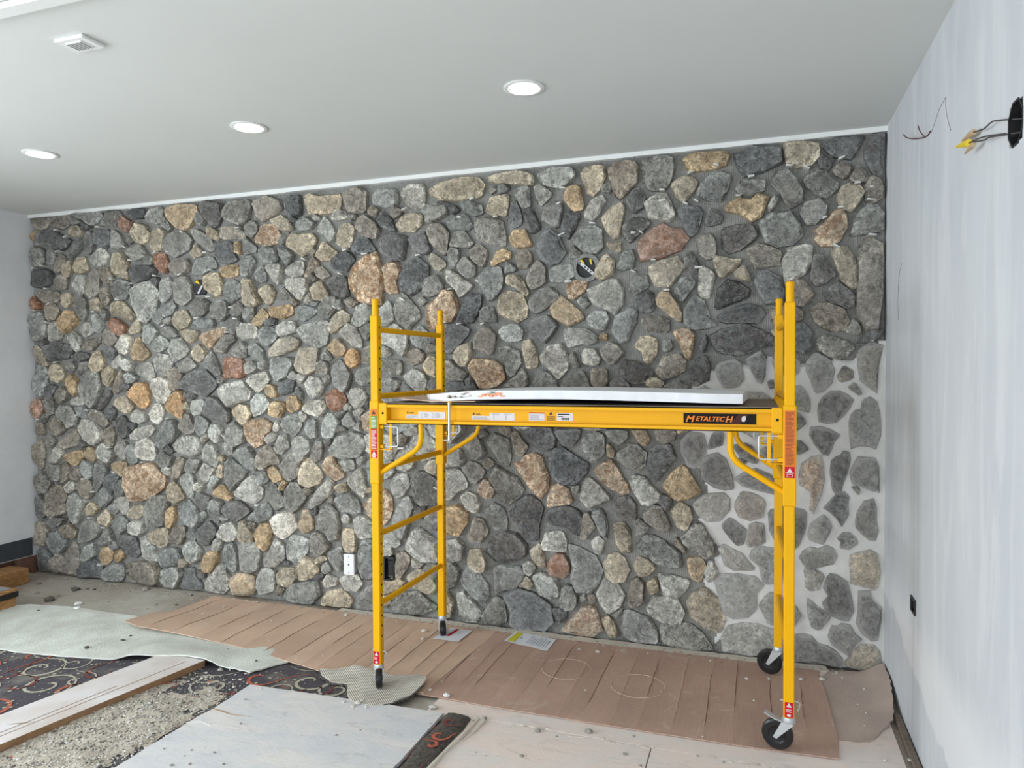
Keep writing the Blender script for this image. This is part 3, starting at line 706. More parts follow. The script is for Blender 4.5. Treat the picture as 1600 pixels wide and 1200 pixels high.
l -2862,657 -2791,687 -2700,752 -2660,840 -2709,872 -2810,781 -2871,700
g -2505,1520 -2458,1487 -2334,1529 -2333,1628 -2466,1604 -2515,1562
d -5250,1737 -5210,1677 -5022,1695 -4967,1754 -4993,1793 -5112,1815 -5248,1797
n -1663,522 -1612,526 -1561,593 -1602,669 -1662,681 -1705,550
l -2239,810 -2203,763 -2147,782 -2101,858 -2128,923 -2210,927 -2248,851
g -1986,2566 -1969,2509 -1863,2541 -1820,2569 -1837,2618 -1959,2636 -2013,2600
o -4402,1385 -4318,1320 -4269,1321 -4231,1378 -4265,1509 -4338,1509 -4438,1423
g -3425,956 -3328,897 -3285,899 -3273,970 -3305,1014 -3358,1065 -3423,1054 -3489,1007
l* 243,425 265,407 303,417 340,496 277,535 240,531 233,514
d -4394,2285 -4310,2244 -4164,2293 -4139,2347 -4234,2371 -4368,2378 -4405,2342
n -856,1663 -819,1618 -781,1625 -722,1683 -766,1735 -811,1751 -871,1700
g -1007,245 -1016,272 -1032,303 -1071,315 -1105,285 -1107,248 -1118,216 -1110,177 -1072,157 -1028,175 -1006,211 -1007,244
b -900,2130 -855,2106 -788,2140 -780,2212 -824,2259 -854,2239 -892,2174
b -3383,2123 -3374,2052 -3299,2032 -3235,2056 -3276,2145 -3307,2217 -3392,2230
l -2979,1025 -2918,975 -2836,1056 -2845,1124 -2936,1156 -2998,1103
d -1095,1143 -1041,1129 -994,1191 -979,1244 -1150,1240
l -4151,51 -4104,12 -4009,17 -3948,107 -3970,171 -4077,152 -4149,127
g -441,2016 -400,1957 -365,2006 -323,2068 -351,2104 -400,2107 -441,2059
g -1880,1561 -1828,1537 -1733,1529 -1698,1568 -1724,1584 -1784,1616 -1810,1656 -1880,1649
n -3274,935 -3232,901 -3167,948 -3094,959 -3104,994 -3165,1080 -3229,1069 -3273,997
d -4932,12 -4801,12 -4710,28 -4721,115 -4810,157 -4916,119 -4957,65
g -3182,682 -3130,623 -3056,672 -3056,724 -3097,775 -3159,825 -3223,768
l -2755,1135 -2666,1146 -2615,1249 -2664,1308 -2713,1307 -2764,1221
b -1332,1660 -1316,1598 -1251,1606 -1243,1651 -1259,1728 -1291,1774 -1347,1760
l -1162,2105 -1068,2108 -1022,2136 -1029,2211 -1122,2201 -1169,2166
d -1959,2393 -1968,2420 -1981,2461 -2025,2462 -2066,2452 -2099,2422 -2081,2382 -2060,2351 -2026,2327 -1977,2319 -1942,2349 -1959,2392
d -1083,2379 -1052,2354 -1021,2404 -975,2498 -1067,2527 -1098,2440
g -1684,1093 -1642,1031 -1574,1073 -1616,1159 -1658,1213 -1684,1188 -1736,1147
w -4350,959 -4277,933 -4168,946 -4190,1058 -4261,1104 -4335,1073 -4361,996
d* 142,1218 212,1271 243,1299 237,1323 205,1356 142,1352
g -2855,371 -2795,341 -2755,362 -2694,418 -2763,491 -2823,512 -2865,440
l -2552,837 -2495,789 -2438,750 -2418,826 -2455,951 -2493,941 -2561,870
b -1707,374 -1647,340 -1587,345 -1587,408 -1612,486 -1689,472 -1706,430
b -2620,2429 -2582,2385 -2514,2406 -2494,2529 -2532,2557 -2590,2553 -2620,2479
d -649,1944 -612,1900 -548,1934 -562,2021 -591,2043 -663,1996
l -1470,1778 -1437,1761 -1347,1768 -1339,1829 -1371,1868 -1453,1862 -1494,1825
r -2702,1350 -2654,1317 -2585,1343 -2565,1402 -2603,1461 -2671,1469 -2721,1426
l -931,1849 -848,1803 -810,1883 -833,1928 -900,1930 -946,1895
g -3672,1990 -3573,1933 -3494,1994 -3515,2084 -3614,2087 -3671,2062
l -2570,1798 -2512,1747 -2446,1737 -2445,1779 -2482,1880 -2539,1906 -2608,1849
x -2728,905 -2659,857 -2581,895 -2648,977 -2667,1036 -2717,1017 -2767,955
t -3283,382 -3230,333 -3197,380 -3164,480 -3205,539 -3270,526 -3313,460
d* -92,1110 -13,1071 13,1107 -26,1168 -66,1188 -133,1172
b -4580,2341 -4506,2290 -4443,2335 -4404,2389 -4464,2478 -4551,2473 -4591,2409
b -1801,1664 -1749,1616 -1715,1616 -1672,1695 -1680,1766 -1766,1743 -1800,1704
d -4478,214 -4391,201 -4341,234 -4388,355 -4487,377 -4550,324
g -2074,1756 -1985,1714 -1958,1762 -1958,1819 -2019,1877 -2065,1853 -2092,1797
x -3710,1773 -3665,1737 -3597,1808 -3518,1878 -3529,1905 -3596,1898 -3731,1855 -3766,1820
l -4179,1594 -4096,1556 -4037,1565 -4011,1667 -4045,1714 -4128,1724 -4177,1678
g -4160,202 -4125,157 -3994,178 -3957,237 -3980,301 -4062,304 -4146,259
g -505,1443 -372,1444 -372,1494 -421,1537 -512,1493
d -3793,361 -3713,340 -3644,428 -3643,473 -3699,534 -3814,434
l -2536,1377 -2498,1336 -2460,1345 -2402,1412 -2429,1487 -2516,1478 -2555,1428
g -5250,201 -5128,181 -5059,236 -5071,285 -5178,348 -5260,332 -5289,259
l -952,2474 -906,2448 -876,2475 -831,2560 -853,2598 -914,2574 -959,2496
d -2673,2138 -2586,2067 -2537,2073 -2555,2208 -2633,2220 -2702,2173
g -1821,2467 -1752,2462 -1692,2450 -1658,2471 -1691,2536 -1734,2563 -1829,2530
g -1956,2052 -1867,2080 -1858,2127 -1901,2193 -1963,2172 -2009,2086
d -706,2521 -669,2475 -619,2507 -604,2563 -640,2617 -677,2612 -713,2550
l -4318,188 -4184,190 -4159,211 -4206,292 -4289,372 -4351,348
d -5408,45 -5379,12 -5254,29 -5251,141 -5318,206 -5408,178
g -3049,1180 -2977,1138 -2915,1226 -2944,1304 -3027,1294 -3079,1231
b -668,428 -641,395 -579,415 -545,459 -593,503 -647,519 -675,469
d -2496,2355 -2410,2342 -2326,2362 -2390,2448 -2456,2469 -2514,2398
t -5109,1924 -5057,1883 -4963,1940 -4909,1997 -4960,2057 -5052,2060 -5135,1984
l -3911,222 -3853,199 -3795,232 -3771,299 -3838,377 -3897,354 -3956,293
l -2871,1451 -2831,1400 -2761,1426 -2730,1494 -2779,1546 -2849,1554 -2891,1503
g -3803,2276 -3735,2272 -3678,2306 -3599,2320 -3642,2403 -3778,2392 -3813,2331
t -1409,2354 -1377,2321 -1288,2324 -1280,2346 -1319,2432 -1392,2430 -1417,2385
g -1711,949 -1677,895 -1643,889 -1609,922 -1583,970 -1625,1008 -1685,1030 -1737,980
g -5141,1229 -5074,1211 -5036,1152 -4955,1183 -4941,1233 -5018,1330 -5125,1329 -5167,1269
b -3117,120 -3023,112 -2960,179 -2990,247 -3084,238 -3137,190
g -699,2033 -663,2017 -583,2058 -598,2123 -656,2133 -692,2113
g -3269,535 -3184,567 -3162,621 -3214,689 -3289,640 -3377,563
l -4011,1676 -3988,1658 -3894,1703 -3858,1748 -3926,1832 -3985,1824 -4045,1742
g -4697,20 -4608,12 -4520,12 -4493,96 -4517,152 -4618,134 -4696,88
d -2652,2263 -2555,2241 -2487,2321 -2543,2374 -2621,2345 -2681,2290
g -874,641 -829,592 -821,690 -858,784 -927,758
b -4207,2509 -4172,2461 -4101,2475 -4064,2537 -4039,2600 -4098,2632 -4181,2619 -4207,2546
g -3536,2156 -3526,2102 -3482,2056 -3405,2106 -3404,2195 -3469,2233 -3546,2210
n -917,1492 -841,1485 -819,1522 -826,1596 -924,1596
g* 20,1093 123,1111 123,1194 13,1163
b -2667,1833 -2618,1858 -2530,1914 -2529,1956 -2587,1991 -2655,1951 -2696,1876
l -2903,1330 -2873,1305 -2773,1281 -2712,1350 -2741,1401 -2852,1391 -2903,1347
b -2321,124 -2217,165 -2138,219 -2181,254 -2320,234
b -4375,2595 -4352,2556 -4279,2523 -4219,2547 -4193,2601 -4240,2660 -4324,2685 -4387,2624
g -1761,2352 -1693,2340 -1650,2369 -1675,2402 -1717,2452 -1786,2441 -1821,2364
g -5408,2464 -5382,2421 -5300,2417 -5258,2454 -5269,2554 -5378,2581 -5408,2555
b -4574,2026 -4500,1995 -4402,1964 -4351,2010 -4388,2039 -4472,2118 -4572,2112
g -773,2168 -728,2159 -670,2170 -663,2221 -677,2279 -728,2268 -773,2190
n -2215,337 -2207,260 -2164,256 -2129,313 -2103,385 -2154,427 -2206,416
n -3518,2512 -3420,2505 -3345,2501 -3355,2554 -3430,2595 -3550,2603 -3573,2524
b -2606,434 -2577,393 -2509,390 -2499,425 -2517,542 -2595,545 -2615,510
x -1053,2010 -1022,2001 -953,2051 -938,2110 -1030,2114 -1068,2086
g -3515,165 -3470,187 -3457,296 -3500,383 -3556,370 -3579,286
n -1676,2284 -1651,2252 -1592,2217 -1567,2263 -1566,2325 -1625,2367 -1684,2324
d -3027,2696 -2976,2640 -2905,2635 -2895,2677 -2903,2771 -2985,2769 -3036,2748
g -2764,1963 -2685,1935 -2635,2001 -2634,2086 -2723,2072 -2773,2006
n -4826,2169 -4736,2156 -4697,2193 -4694,2337 -4744,2369 -4797,2323 -4825,2228
g -4785,689 -4746,681 -4666,802 -4639,890 -4689,917 -4754,895 -4796,747
l -3759,970 -3691,927 -3636,902 -3612,976 -3633,1057 -3700,1091 -3746,1035
x -2433,1203 -2338,1172 -2336,1355 -2441,1295
l -2580,137 -2493,137 -2454,192 -2491,248 -2559,250 -2628,210
l -3310,1324 -3300,1271 -3225,1299 -3161,1362 -3213,1432 -3277,1431 -3309,1387
b -3452,1251 -3399,1207 -3344,1235 -3322,1289 -3353,1351 -3418,1359 -3495,1313
g -4571,2188 -4534,2130 -4447,2126 -4396,2191 -4407,2257 -4493,2280 -4557,2245
b -4205,330 -4146,297 -4074,322 -4071,453 -4179,436 -4252,393
l -3319,1484 -3266,1440 -3212,1476 -3169,1528 -3200,1590 -3296,1564 -3361,1528
l -3421,1831 -3378,1813 -3270,1811 -3259,1863 -3290,1917 -3397,1928 -3431,1876
g -2676,282 -2628,244 -2587,333 -2616,424 -2675,394 -2735,364
d -1392,2445 -1335,2471 -1351,2557 -1375,2612 -1408,2599 -1433,2486
g -1745,2194 -1702,2160 -1643,2165 -1642,2228 -1710,2302 -1770,2234
t -3762,152 -3694,149 -3636,227 -3624,301 -3680,315 -3749,273 -3785,187
n -4010,2313 -3964,2274 -3848,2305 -3835,2350 -3869,2407 -4044,2370
d -1311,2462 -1288,2400 -1216,2433 -1279,2558 -1335,2540
g -3240,2380 -3209,2335 -3136,2322 -3084,2345 -3103,2425 -3186,2447 -3250,2433
w -1704,726 -1645,698 -1619,755 -1644,817 -1703,838 -1755,803
l -2312,1884 -2247,1882 -2200,1922 -2236,2046 -2311,1983
g -2306,1603 -2222,1562 -2158,1561 -2157,1651 -2231,1660 -2305,1661
l -2727,2495 -2669,2432 -2629,2497 -2667,2558 -2726,2621 -2786,2524
g -1389,1483 -1308,1491 -1308,1552 -1340,1606 -1389,1552 -1472,1490
b -1893,14 -1821,45 -1803,137 -1844,202 -1892,151
g -3831,1985 -3740,1983 -3694,2018 -3670,2080 -3726,2109 -3794,2112 -3841,2059
g -4838,2741 -4775,2698 -4697,2712 -4646,2756 -4670,2792 -4836,2792 -4941,2792
l -2278,1010 -2338,1016 -2333,963 -2334,927 -2289,880 -2232,915 -2204,949 -2234,1006
l -1335,2555 -1279,2566 -1294,2696 -1358,2679 -1383,2643
l -4120,2105 -4085,2085 -4002,2147 -4022,2277 -4117,2263
g -3249,1828 -3208,1757 -3176,1756 -3102,1816 -3122,1886 -3216,1889 -3259,1863
l -970,1626 -879,1611 -863,1655 -901,1715 -954,1716 -977,1686
g -5402,708 -5376,628 -5279,643 -5222,727 -5316,813 -5400,769
b -3445,388 -3325,397 -3324,459 -3388,545 -3431,542 -3455,423
g -2307,1438 -2224,1446 -2168,1480 -2159,1521 -2223,1545 -2306,1529
d -4751,2610 -4727,2551 -4639,2516 -4587,2551 -4597,2657 -4699,2664 -4750,2658
t -3141,1957 -3048,1945 -2965,1978 -2975,2038 -3067,2033 -3161,2027
l -3533,390 -3467,404 -3454,477 -3509,528 -3587,504 -3622,429
b -1977,1569 -1898,1537 -1897,1681 -1959,1682 -2004,1618
g -2408,844 -2342,830 -2340,1014 -2406,1011 -2416,960
t -4359,1670 -4298,1669 -4224,1716 -4283,1782 -4318,1849 -4355,1840 -4395,1718
n -988,603 -958,590 -896,670 -934,757 -965,748
g -4159,1948 -4100,1928 -4064,1983 -4004,2000 -3968,2054 -4002,2110 -4062,2048 -4121,2050 -4182,1986
n -1383,1072 -1343,1073 -1302,1129 -1350,1182 -1374,1227 -1415,1211
n -2447,1637 -2333,1645 -2332,1760 -2436,1745 -2447,1654
n -5408,870 -5357,811 -5315,844 -5298,955 -5323,1065 -5407,1032
l -2318,456 -2206,448 -2169,475 -2223,554 -2317,539
n -5401,230 -5318,216 -5289,269 -5273,341 -5313,419 -5408,403
l -4769,2409 -4718,2377 -4629,2401 -4602,2467 -4651,2517 -4728,2512 -4807,2440
g -805,1181 -753,1153 -701,1199 -708,1243 -849,1240
g -1968,588 -1906,576 -1905,722 -1976,694 -2022,609
g -3786,2529 -3731,2480 -3653,2431 -3619,2455 -3651,2529 -3762,2600 -3819,2595
b -1443,2109 -1378,2084 -1313,2027 -1297,2050 -1329,2120 -1369,2160 -1435,2163
n -541,1189 -506,1168 -442,1192 -428,1249 -563,1246
g -3687,544 -3620,502 -3597,577 -3584,668 -3662,682 -3720,615
l -4740,935 -4638,900 -4574,951 -4573,980 -4673,1063 -4764,993
l -3947,759 -3913,705 -3856,671 -3831,765 -3841,848 -3922,853 -3958,824
n -5119,1021 -5080,992 -4933,1026 -4906,1047 -4956,1154 -5023,1123 -5105,1061
g -1619,1882 -1502,1879 -1510,1926 -1535,1981 -1594,1975 -1619,1953
n -5183,2717 -5063,2689 -4982,2732 -4993,2792 -5126,2792 -5181,2776
t -2935,513 -2894,490 -2833,520 -2832,581 -2872,656 -2913,645 -2945,547
b -4055,651 -4008,626 -3914,678 -3971,758 -4017,793 -4077,753
b -2739,2318 -2670,2323 -2611,2370 -2660,2398 -2728,2453 -2779,2354
d -386,2163 -344,2118 -310,2124 -310,2180 -358,2253 -393,2213
g -1716,2577 -1649,2533 -1590,2544 -1598,2599 -1690,2638 -1742,2626
n -2121,1651 -2076,1618 -2004,1650 -1994,1690 -2039,1731 -2093,1732 -2130,1684
l -1231,2555 -1144,2630 -1222,2690 -1270,2679
g* 413,678 407,647 456,644 492,677 486,703 455,731 425,733 395,697
l -4228,2687 -4133,2662 -4073,2685 -4083,2788 -4202,2778 -4239,2725
n 459,2554 519,2548 542,2566 494,2642 471,2631 441,2568
b -2812,2067 -2743,2056 -2683,2087 -2741,2191 -2781,2176 -2821,2135
b -3983,1916 -3948,1888 -3867,1913 -3843,1967 -3888,2033 -3957,2026 -3993,1962
l -3091,1825 -3019,1832 -2936,1856 -2956,1926 -3038,1928 -3101,1895
n -1361,2198 -1305,2203 -1272,2247 -1288,2301 -1344,2304 -1385,2276
l -4943,2203 -4891,2162 -4825,2237 -4822,2324 -4913,2329 -4994,2264
d -4557,1134 -4483,1088 -4420,1109 -4431,1194 -4491,1270 -4555,1221
g -2935,1934 -2885,1924 -2784,1981 -2793,2006 -2883,2035 -2955,2012
d -5395,444 -5326,439 -5256,483 -5281,573 -5362,629 -5405,586
g -4622,2687 -4509,2670 -4520,2737 -4458,2751 -4507,2792 -4619,2792 -4685,2701
d -262,2374 -194,2390 -181,2424 -215,2461 -255,2478 -282,2403
n -4061,341 -3967,330 -3919,389 -3918,473 -4023,456 -4060,388
b -1289,452 -1244,405 -1199,409 -1214,466 -1236,551 -1274,526 -1304,495
g -3392,2256 -3339,2236 -3273,2347 -3304,2384 -3368,2388 -3401,2345
b -3203,2064 -3172,2036 -3108,2121 -3169,2193 -3265,2145
l -3784,823 -3728,789 -3694,808 -3636,893 -3680,919 -3748,934 -3795,877
l -3013,2247 -2962,2219 -2881,2223 -2879,2334 -2971,2314 -3023,2273
n -5252,1147 -5185,1089 -5131,1100 -5062,1151 -5115,1210 -5181,1239 -5264,1197
n -4026,1519 -4015,1454 -3945,1454 -3920,1565 -3942,1611 -3989,1621 -4036,1593
l -5246,1877 -5220,1827 -5112,1835 -5084,1884 -5162,1984 -5244,1957
g -4403,2446 -4343,2405 -4257,2428 -4232,2464 -4292,2524 -4365,2519 -4439,2476
r -4174,2386 -4116,2318 -4057,2297 -4044,2389 -4078,2455 -4173,2451
l -4300,1556 -4228,1519 -4179,1556 -4213,1659 -4298,1651 -4360,1613
g -3690,1610 -3624,1555 -3579,1573 -3633,1700 -3665,1737 -3735,1646
b -4801,1625 -4750,1576 -4673,1615 -4659,1653 -4695,1750 -4759,1741 -4800,1645
g -4612,397 -4537,364 -4473,407 -4459,475 -4521,509 -4636,454
d 607,1789 541,1793 539,1794 537,1795 534,1794 533,1791 533,1789 484,1722 529,1723 561,1734 589,1753 607,1788
b -4503,1308 -4429,1271 -4379,1329 -4451,1414 -4526,1403 -4577,1355
w -4222,1236 -4163,1200 -4126,1229 -4101,1304 -4136,1360 -4196,1350 -4245,1283
n -4028,839 -4017,793 -3946,824 -3897,919 -3908,956 -3978,972 -4015,896
n 380,2594 423,2570 453,2600 459,2639 410,2657 362,2629
d -811,1477 -745,1463 -686,1493 -752,1559 -811,1514
w -4518,1738 -4444,1718 -4393,1793 -4404,1850 -4465,1871 -4555,1786
l -3148,2236 -3086,2172 -3064,2232 -3053,2318 -3125,2322 -3189,2308
g -3610,1718 -3543,1717 -3509,1761 -3454,1805 -3464,1841 -3552,1843 -3620,1754
t -3183,1291 -3089,1266 -3057,1310 -3046,1372 -3119,1388 -3172,1362
b -3080,2553 -3019,2540 -2957,2544 -2997,2607 -3058,2646 -3152,2619
l -4409,1090 -4323,1083 -4225,1123 -4187,1171 -4223,1199 -4345,1168 -4408,1119
d -2296,2516 -2241,2487 -2186,2475 -2221,2567 -2295,2614 -2323,2558
n -5266,2127 -5171,2123 -5103,2150 -5128,2220 -5250,2225 -5333,2209
n -4903,633 -4851,617 -4798,649 -4822,756 -4886,782 -4953,740
t -3036,1337 -3006,1303 -2913,1339 -2932,1425 -3004,1424 -3035,1398
r -4565,1892 -4503,1852 -4453,1889 -4427,1927 -4513,1977 -4575,1997 -4627,1941
o -2562,1638 -2533,1604 -2495,1612 -2456,1662 -2474,1721 -2532,1738 -2571,1672
x -1527,863 -1546,880 -1552,910 -1586,924 -1610,896 -1630,872 -1626,844 -1610,821 -1585,803 -1549,806 -1528,834 -1527,863
t -1542,2230 -1517,2221 -1484,2243 -1418,2262 -1409,2300 -1458,2326 -1508,2306 -1542,2254
b -808,29 -759,42 -787,123 -822,161 -865,135
b -5201,1528 -5134,1508 -5065,1557 -5077,1636 -5157,1657 -5226,1617
d 121,1665 160,1662 181,1688 146,1736 111,1740 84,1711 82,1673
n -5387,2741 -5306,2696 -5237,2711 -5195,2747 -5207,2792 -5344,2792 -5385,2792
g -3812,1180 -3756,1117 -3698,1173 -3686,1228 -3776,1281 -3811,1244
l -3135,1028 -3082,1021 -3019,1076 -3039,1162 -3091,1152 -3145,1063
d* -268,1140 -186,1170 -173,1241 -241,1240
l* -264,403 -226,422 -203,456 -210,488 -233,526 -256,524 -280,458
d 366,2649 372,2693 346,2704 307,2719 293,2685 307,2645 340,2616
l -4271,1810 -4235,1791 -4174,1827 -4137,1883 -4207,1940 -4268,1923 -4282,1857
g -3477,1707 -3412,1680 -3347,1688 -3346,1759 -3400,1804 -3488,1743
d* 200,1128 234,1146 259,1164 218,1210 196,1209 142,1184
t -2639,1681 -2590,1689 -2561,1730 -2628,1816 -2697,1749
g -1822,2245 -1771,2219 -1753,2265 -1744,2335 -1804,2355 -1830,2325
t -5055,904 -4977,867 -4937,878 -4883,940 -4894,998 -5000,975 -5095,932
g -4748,603 -4710,556 -4659,579 -4593,650 -4694,723 -4746,671
d -4668,714 -4606,669 -4566,739 -4526,827 -4615,833 -4679,782
l -4850,144 -4771,190 -4794,286 -4900,239 -4955,135
t -3595,686 -3528,671 -3495,700 -3560,778 -3593,795 -3684,718
l -4187,1753 -4164,1724 -4092,1742 -4032,1788 -4067,1825 -4125,1854 -4198,1809
d -3800,610 -3743,586 -3685,663 -3696,699 -3775,722 -3833,673
n -5240,41 -5186,15 -5131,40 -5115,152 -5168,188 -5252,120
l -4576,2513 -4476,2507 -4426,2523 -4498,2622 -4572,2655
n -5361,1688 -5253,1628 -5225,1647 -5263,1757 -5330,1808 -5386,1779
l -4536,952 -4437,927 -4436,984 -4471,1069 -4534,1067 -4585,1008
b -4459,504 -4372,490 -4298,533 -4296,609 -4407,593 -4458,542
n -3950,1186 -3882,1132 -3812,1161 -3867,1280 -3902,1289 -3938,1223
t -3556,2255 -3490,2243 -3425,2258 -3413,2328 -3522,2334 -3577,2301
g -4169,918 -4110,883 -4038,914 -4013,971 -4060,978 -4119,1014 -4180,965
g -4946,2076 -4896,1997 -4857,1976 -4830,2034 -4840,2141 -4878,2162 -4945,2125
b -3825,1675 -3769,1656 -3711,1683 -3710,1737 -3789,1793 -3847,1721
b -1919,2218 -1884,2208 -1840,2246 -1848,2270 -1935,2331 -1962,2292
t -650,1186 -606,1150 -577,1188 -599,1245 -693,1243
n* 409,1516 470,1536 470,1576 421,1610 391,1550
b -4675,1509 -4625,1470 -4573,1537 -4559,1614 -4596,1643 -4686,1595
w -4449,389 -4363,366 -4301,400 -4299,466 -4397,479 -4460,446
n -4810,1235 -4746,1207 -4670,1170 -4619,1210 -4681,1276 -4757,1314 -4796,1275
d -4843,2529 -4819,2479 -4767,2495 -4739,2561 -4750,2648 -4801,2661 -4841,2606
g -2333,1848 -2335,1880 -2362,1906 -2401,1900 -2425,1882 -2458,1867 -2449,1835 -2434,1807 -2403,1785 -2380,1824 -2359,1829 -2333,1847
g -5249,756 -5181,729 -5126,781 -5137,861 -5232,867 -5288,835
g -3336,1706 -3252,1661 -3220,1652 -3219,1731 -3282,1784 -3335,1776
n 104,1817 62,1793 98,1748 153,1742 155,1785 128,1823
b -3915,1832 -3846,1785 -3788,1829 -3776,1884 -3890,1895 -3948,1878
l -4993,1783 -4941,1743 -4902,1753 -4886,1850 -4964,1901 -5031,1863
w -3677,1119 -3621,1075 -3564,1167 -3608,1212 -3652,1220 -3698,1164
g -2845,1133 -2795,1143 -2803,1263 -2864,1262 -2895,1192
b -121,2094 -61,2063 -35,2069 -68,2160 -127,2122
d -1883,1546 -1943,1544 -1964,1519 -1970,1485 -1941,1427 -1899,1439 -1888,1489
b -4952,2379 -4913,2338 -4809,2362 -4821,2402 -4845,2471 -4923,2465 -4951,2418
d -1837,1457 -1768,1465 -1716,1473 -1724,1521 -1811,1521 -1881,1489
t -4733,144 -4682,119 -4617,173 -4615,261 -4692,265 -4745,192
t -5054,1478 -4976,1400 -4949,1439 -4934,1528 -4998,1577 -5066,1528
l -4557,575 -4508,520 -4458,523 -4443,649 -4518,654 -4582,622
g -2937,2560 -2907,2532 -2826,2535 -2786,2575 -2875,2624 -2936,2594
g -2817,970 -2767,998 -2735,1119 -2785,1135 -2837,1012
l -773,1254 -731,1257 -684,1281 -709,1316 -729,1349 -765,1338 -777,1304
l -4418,1223 -4320,1206 -4259,1226 -4270,1283 -4354,1319 -4417,1261
l -5259,886 -5177,879 -5095,932 -5107,1001 -5174,1009 -5272,906
n -4668,1788 -4592,1787 -4529,1834 -4590,1902 -4653,1913 -4681,1808
g 504,1771 503,1810 487,1836 460,1854 450,1817 431,1781 470,1760
r -4509,2670 -4436,2618 -4374,2660 -4373,2698 -4470,2752 -4508,2745
g -3775,1902 -3651,1899 -3617,1925 -3650,1962 -3774,1966 -3832,1931
t -3179,850 -3127,826 -3064,847 -3084,890 -3146,940 -3210,911
n -4888,1762 -4785,1751 -4706,1808 -4692,1856 -4821,1839 -4887,1801
g -4704,264 -4602,301 -4601,330 -4637,405 -4689,392 -4756,260
g -609,709 -645,741 -678,683 -659,637 -607,657 -579,690
d -3097,1450 -3066,1424 -2983,1450 -2961,1528 -3044,1520 -3097,1476
r -5401,1235 -5332,1226 -5288,1317 -5314,1377 -5383,1376 -5408,1326
t -3290,1908 -3237,1898 -3162,1966 -3225,2029 -3301,1935
d -4360,2716 -4251,2717 -4250,2782 -4346,2792 -4445,2769
n -5098,303 -5004,300 -4963,363 -5054,426 -5137,361
l -4755,1896 -4704,1885 -4652,1942 -4714,2030 -4791,2013
l -4912,820 -4848,764 -4795,796 -4806,893 -4870,920 -4910,880
b -391,1331 -417,1290 -438,1257 -420,1227 -384,1239 -339,1262 -363,1289
n -5243,1986 -5161,2004 -5106,2062 -5171,2123 -5253,2106
l -897,519 -859,507 -844,591 -881,618 -927,585
b -576,1483 -536,1466 -496,1514 -543,1543 -573,1545 -608,1513
n -4694,2328 -4657,2268 -4595,2237 -4556,2293 -4617,2372 -4693,2376
l -3943,1583 -3896,1583 -3827,1611 -3792,1629 -3871,1703 -3954,1620
n -2881,2223 -2851,2213 -2790,2262 -2759,2302 -2819,2357 -2880,2240
d -1066,148 -1109,165 -1166,166 -1155,119 -1120,73 -1074,109
w -3833,1271 -3764,1291 -3729,1364 -3751,1391 -3831,1381 -3855,1344
b -1974,946 -1903,925 -1902,1030 -1964,1019 -2001,977
g -3887,846 -3818,867 -3770,952 -3873,966 -3910,891
g -3507,1887 -3453,1841 -3431,1876 -3397,1964 -3473,1957 -3540,1932
g -5002,2470 -4976,2459 -4909,2494 -4842,2567 -4867,2608 -4933,2592 -5001,2499
b -586,304 -525,324 -546,411 -600,378
n -5164,1388 -5125,1339 -5043,1380 -5015,1439 -5094,1478 -5163,1428
t -4589,853 -4502,799 -4463,849 -4462,907 -4512,924 -4600,901
g -3063,2362 -3012,2298 -2960,2364 -3010,2410 -3093,2433
n -4575,1461 -4563,1422 -4500,1451 -4474,1499 -4471,1614 -4509,1585 -4561,1509
n -4672,1083 -4623,1026 -4585,1037 -4570,1134 -4607,1181 -4684,1131
g -3368,2396 -3272,2408 -3260,2443 -3355,2519 -3378,2423
d -517,884 -536,841 -503,805 -490,783 -461,824 -454,852 -479,874
n -5126,761 -5100,723 -5046,765 -5017,836 -5082,893 -5123,871
g -5232,364 -5122,402 -5080,454 -5216,456 -5313,419
g -3344,2527 -3302,2507 -3248,2556 -3279,2637 -3354,2589
d -2379,1506 -2441,1495 -2406,1443 -2370,1418 -2325,1457 -2324,1520
n -5165,2370 -5125,2349 -5057,2404 -5029,2471 -5094,2504 -5122,2486
l -2740,130 -2653,160 -2640,204 -2727,229 -2765,171
b -4726,438 -4650,414 -4610,484 -4646,560 -4738,486
b -4985,2635 -4880,2618 -4840,2654 -4878,2705 -4983,2703 -5024,2657
b -4881,487 -4802,492 -4723,555 -4826,598 -4893,535
g -1972,310 -1945,274 -1906,275 -1907,325 -1904,357 -1948,364 -1978,362 -2009,327
l -4860,1850 -4782,1877 -4755,1906 -4818,1975 -4910,1929
g -3254,2197 -3190,2203 -3189,2255 -3220,2327 -3284,2269
l -1335,361 -1297,343 -1252,405 -1312,443 -1343,411
n -5128,2230 -5035,2226 -5020,2304 -5072,2346 -5153,2301
n -2788,1608 -2796,1570 -2715,1563 -2696,1602 -2714,1650 -2744,1659 -2782,1645
t -4083,462 -4047,445 -4011,504 -3997,589 -4020,616 -4068,575 -4081,518
g -3375,1954 -3311,1935 -3278,1978 -3288,2031 -3385,2026
l -2596,1233 -2557,1217 -2490,1235 -2509,1260 -2546,1327 -2605,1258
b -3684,2549 -3629,2519 -3574,2515 -3573,2569 -3683,2621 -3695,2586
n -4661,2105 -4623,2085 -4584,2131 -4570,2217 -4633,2229 -4673,2154
l -3360,1564 -3285,1590 -3252,1617 -3326,1670 -3381,1635
b -2245,72 -2252,135 -2314,122 -2344,110 -2341,72 -2309,44
t -4762,959 -4771,984 -4789,1013 -4835,1021 -4864,990 -4883,967 -4883,941 -4856,927 -4832,915 -4791,902 -4761,928 -4762,959
b -4777,2051 -4675,2048 -4674,2077 -4711,2155 -4801,2130
g -5245,2434 -5177,2420 -5135,2487 -5160,2548 -5242,2533
d -2083,669 -2060,640 -2021,647 -2004,677 -1989,731 -2035,725 -2062,740 -2067,697
l -2509,974 -2513,998 -2536,1009 -2561,1003 -2586,1001 -2623,986 -2595,960 -2586,940 -2564,923 -2535,932 -2505,945 -2509,974
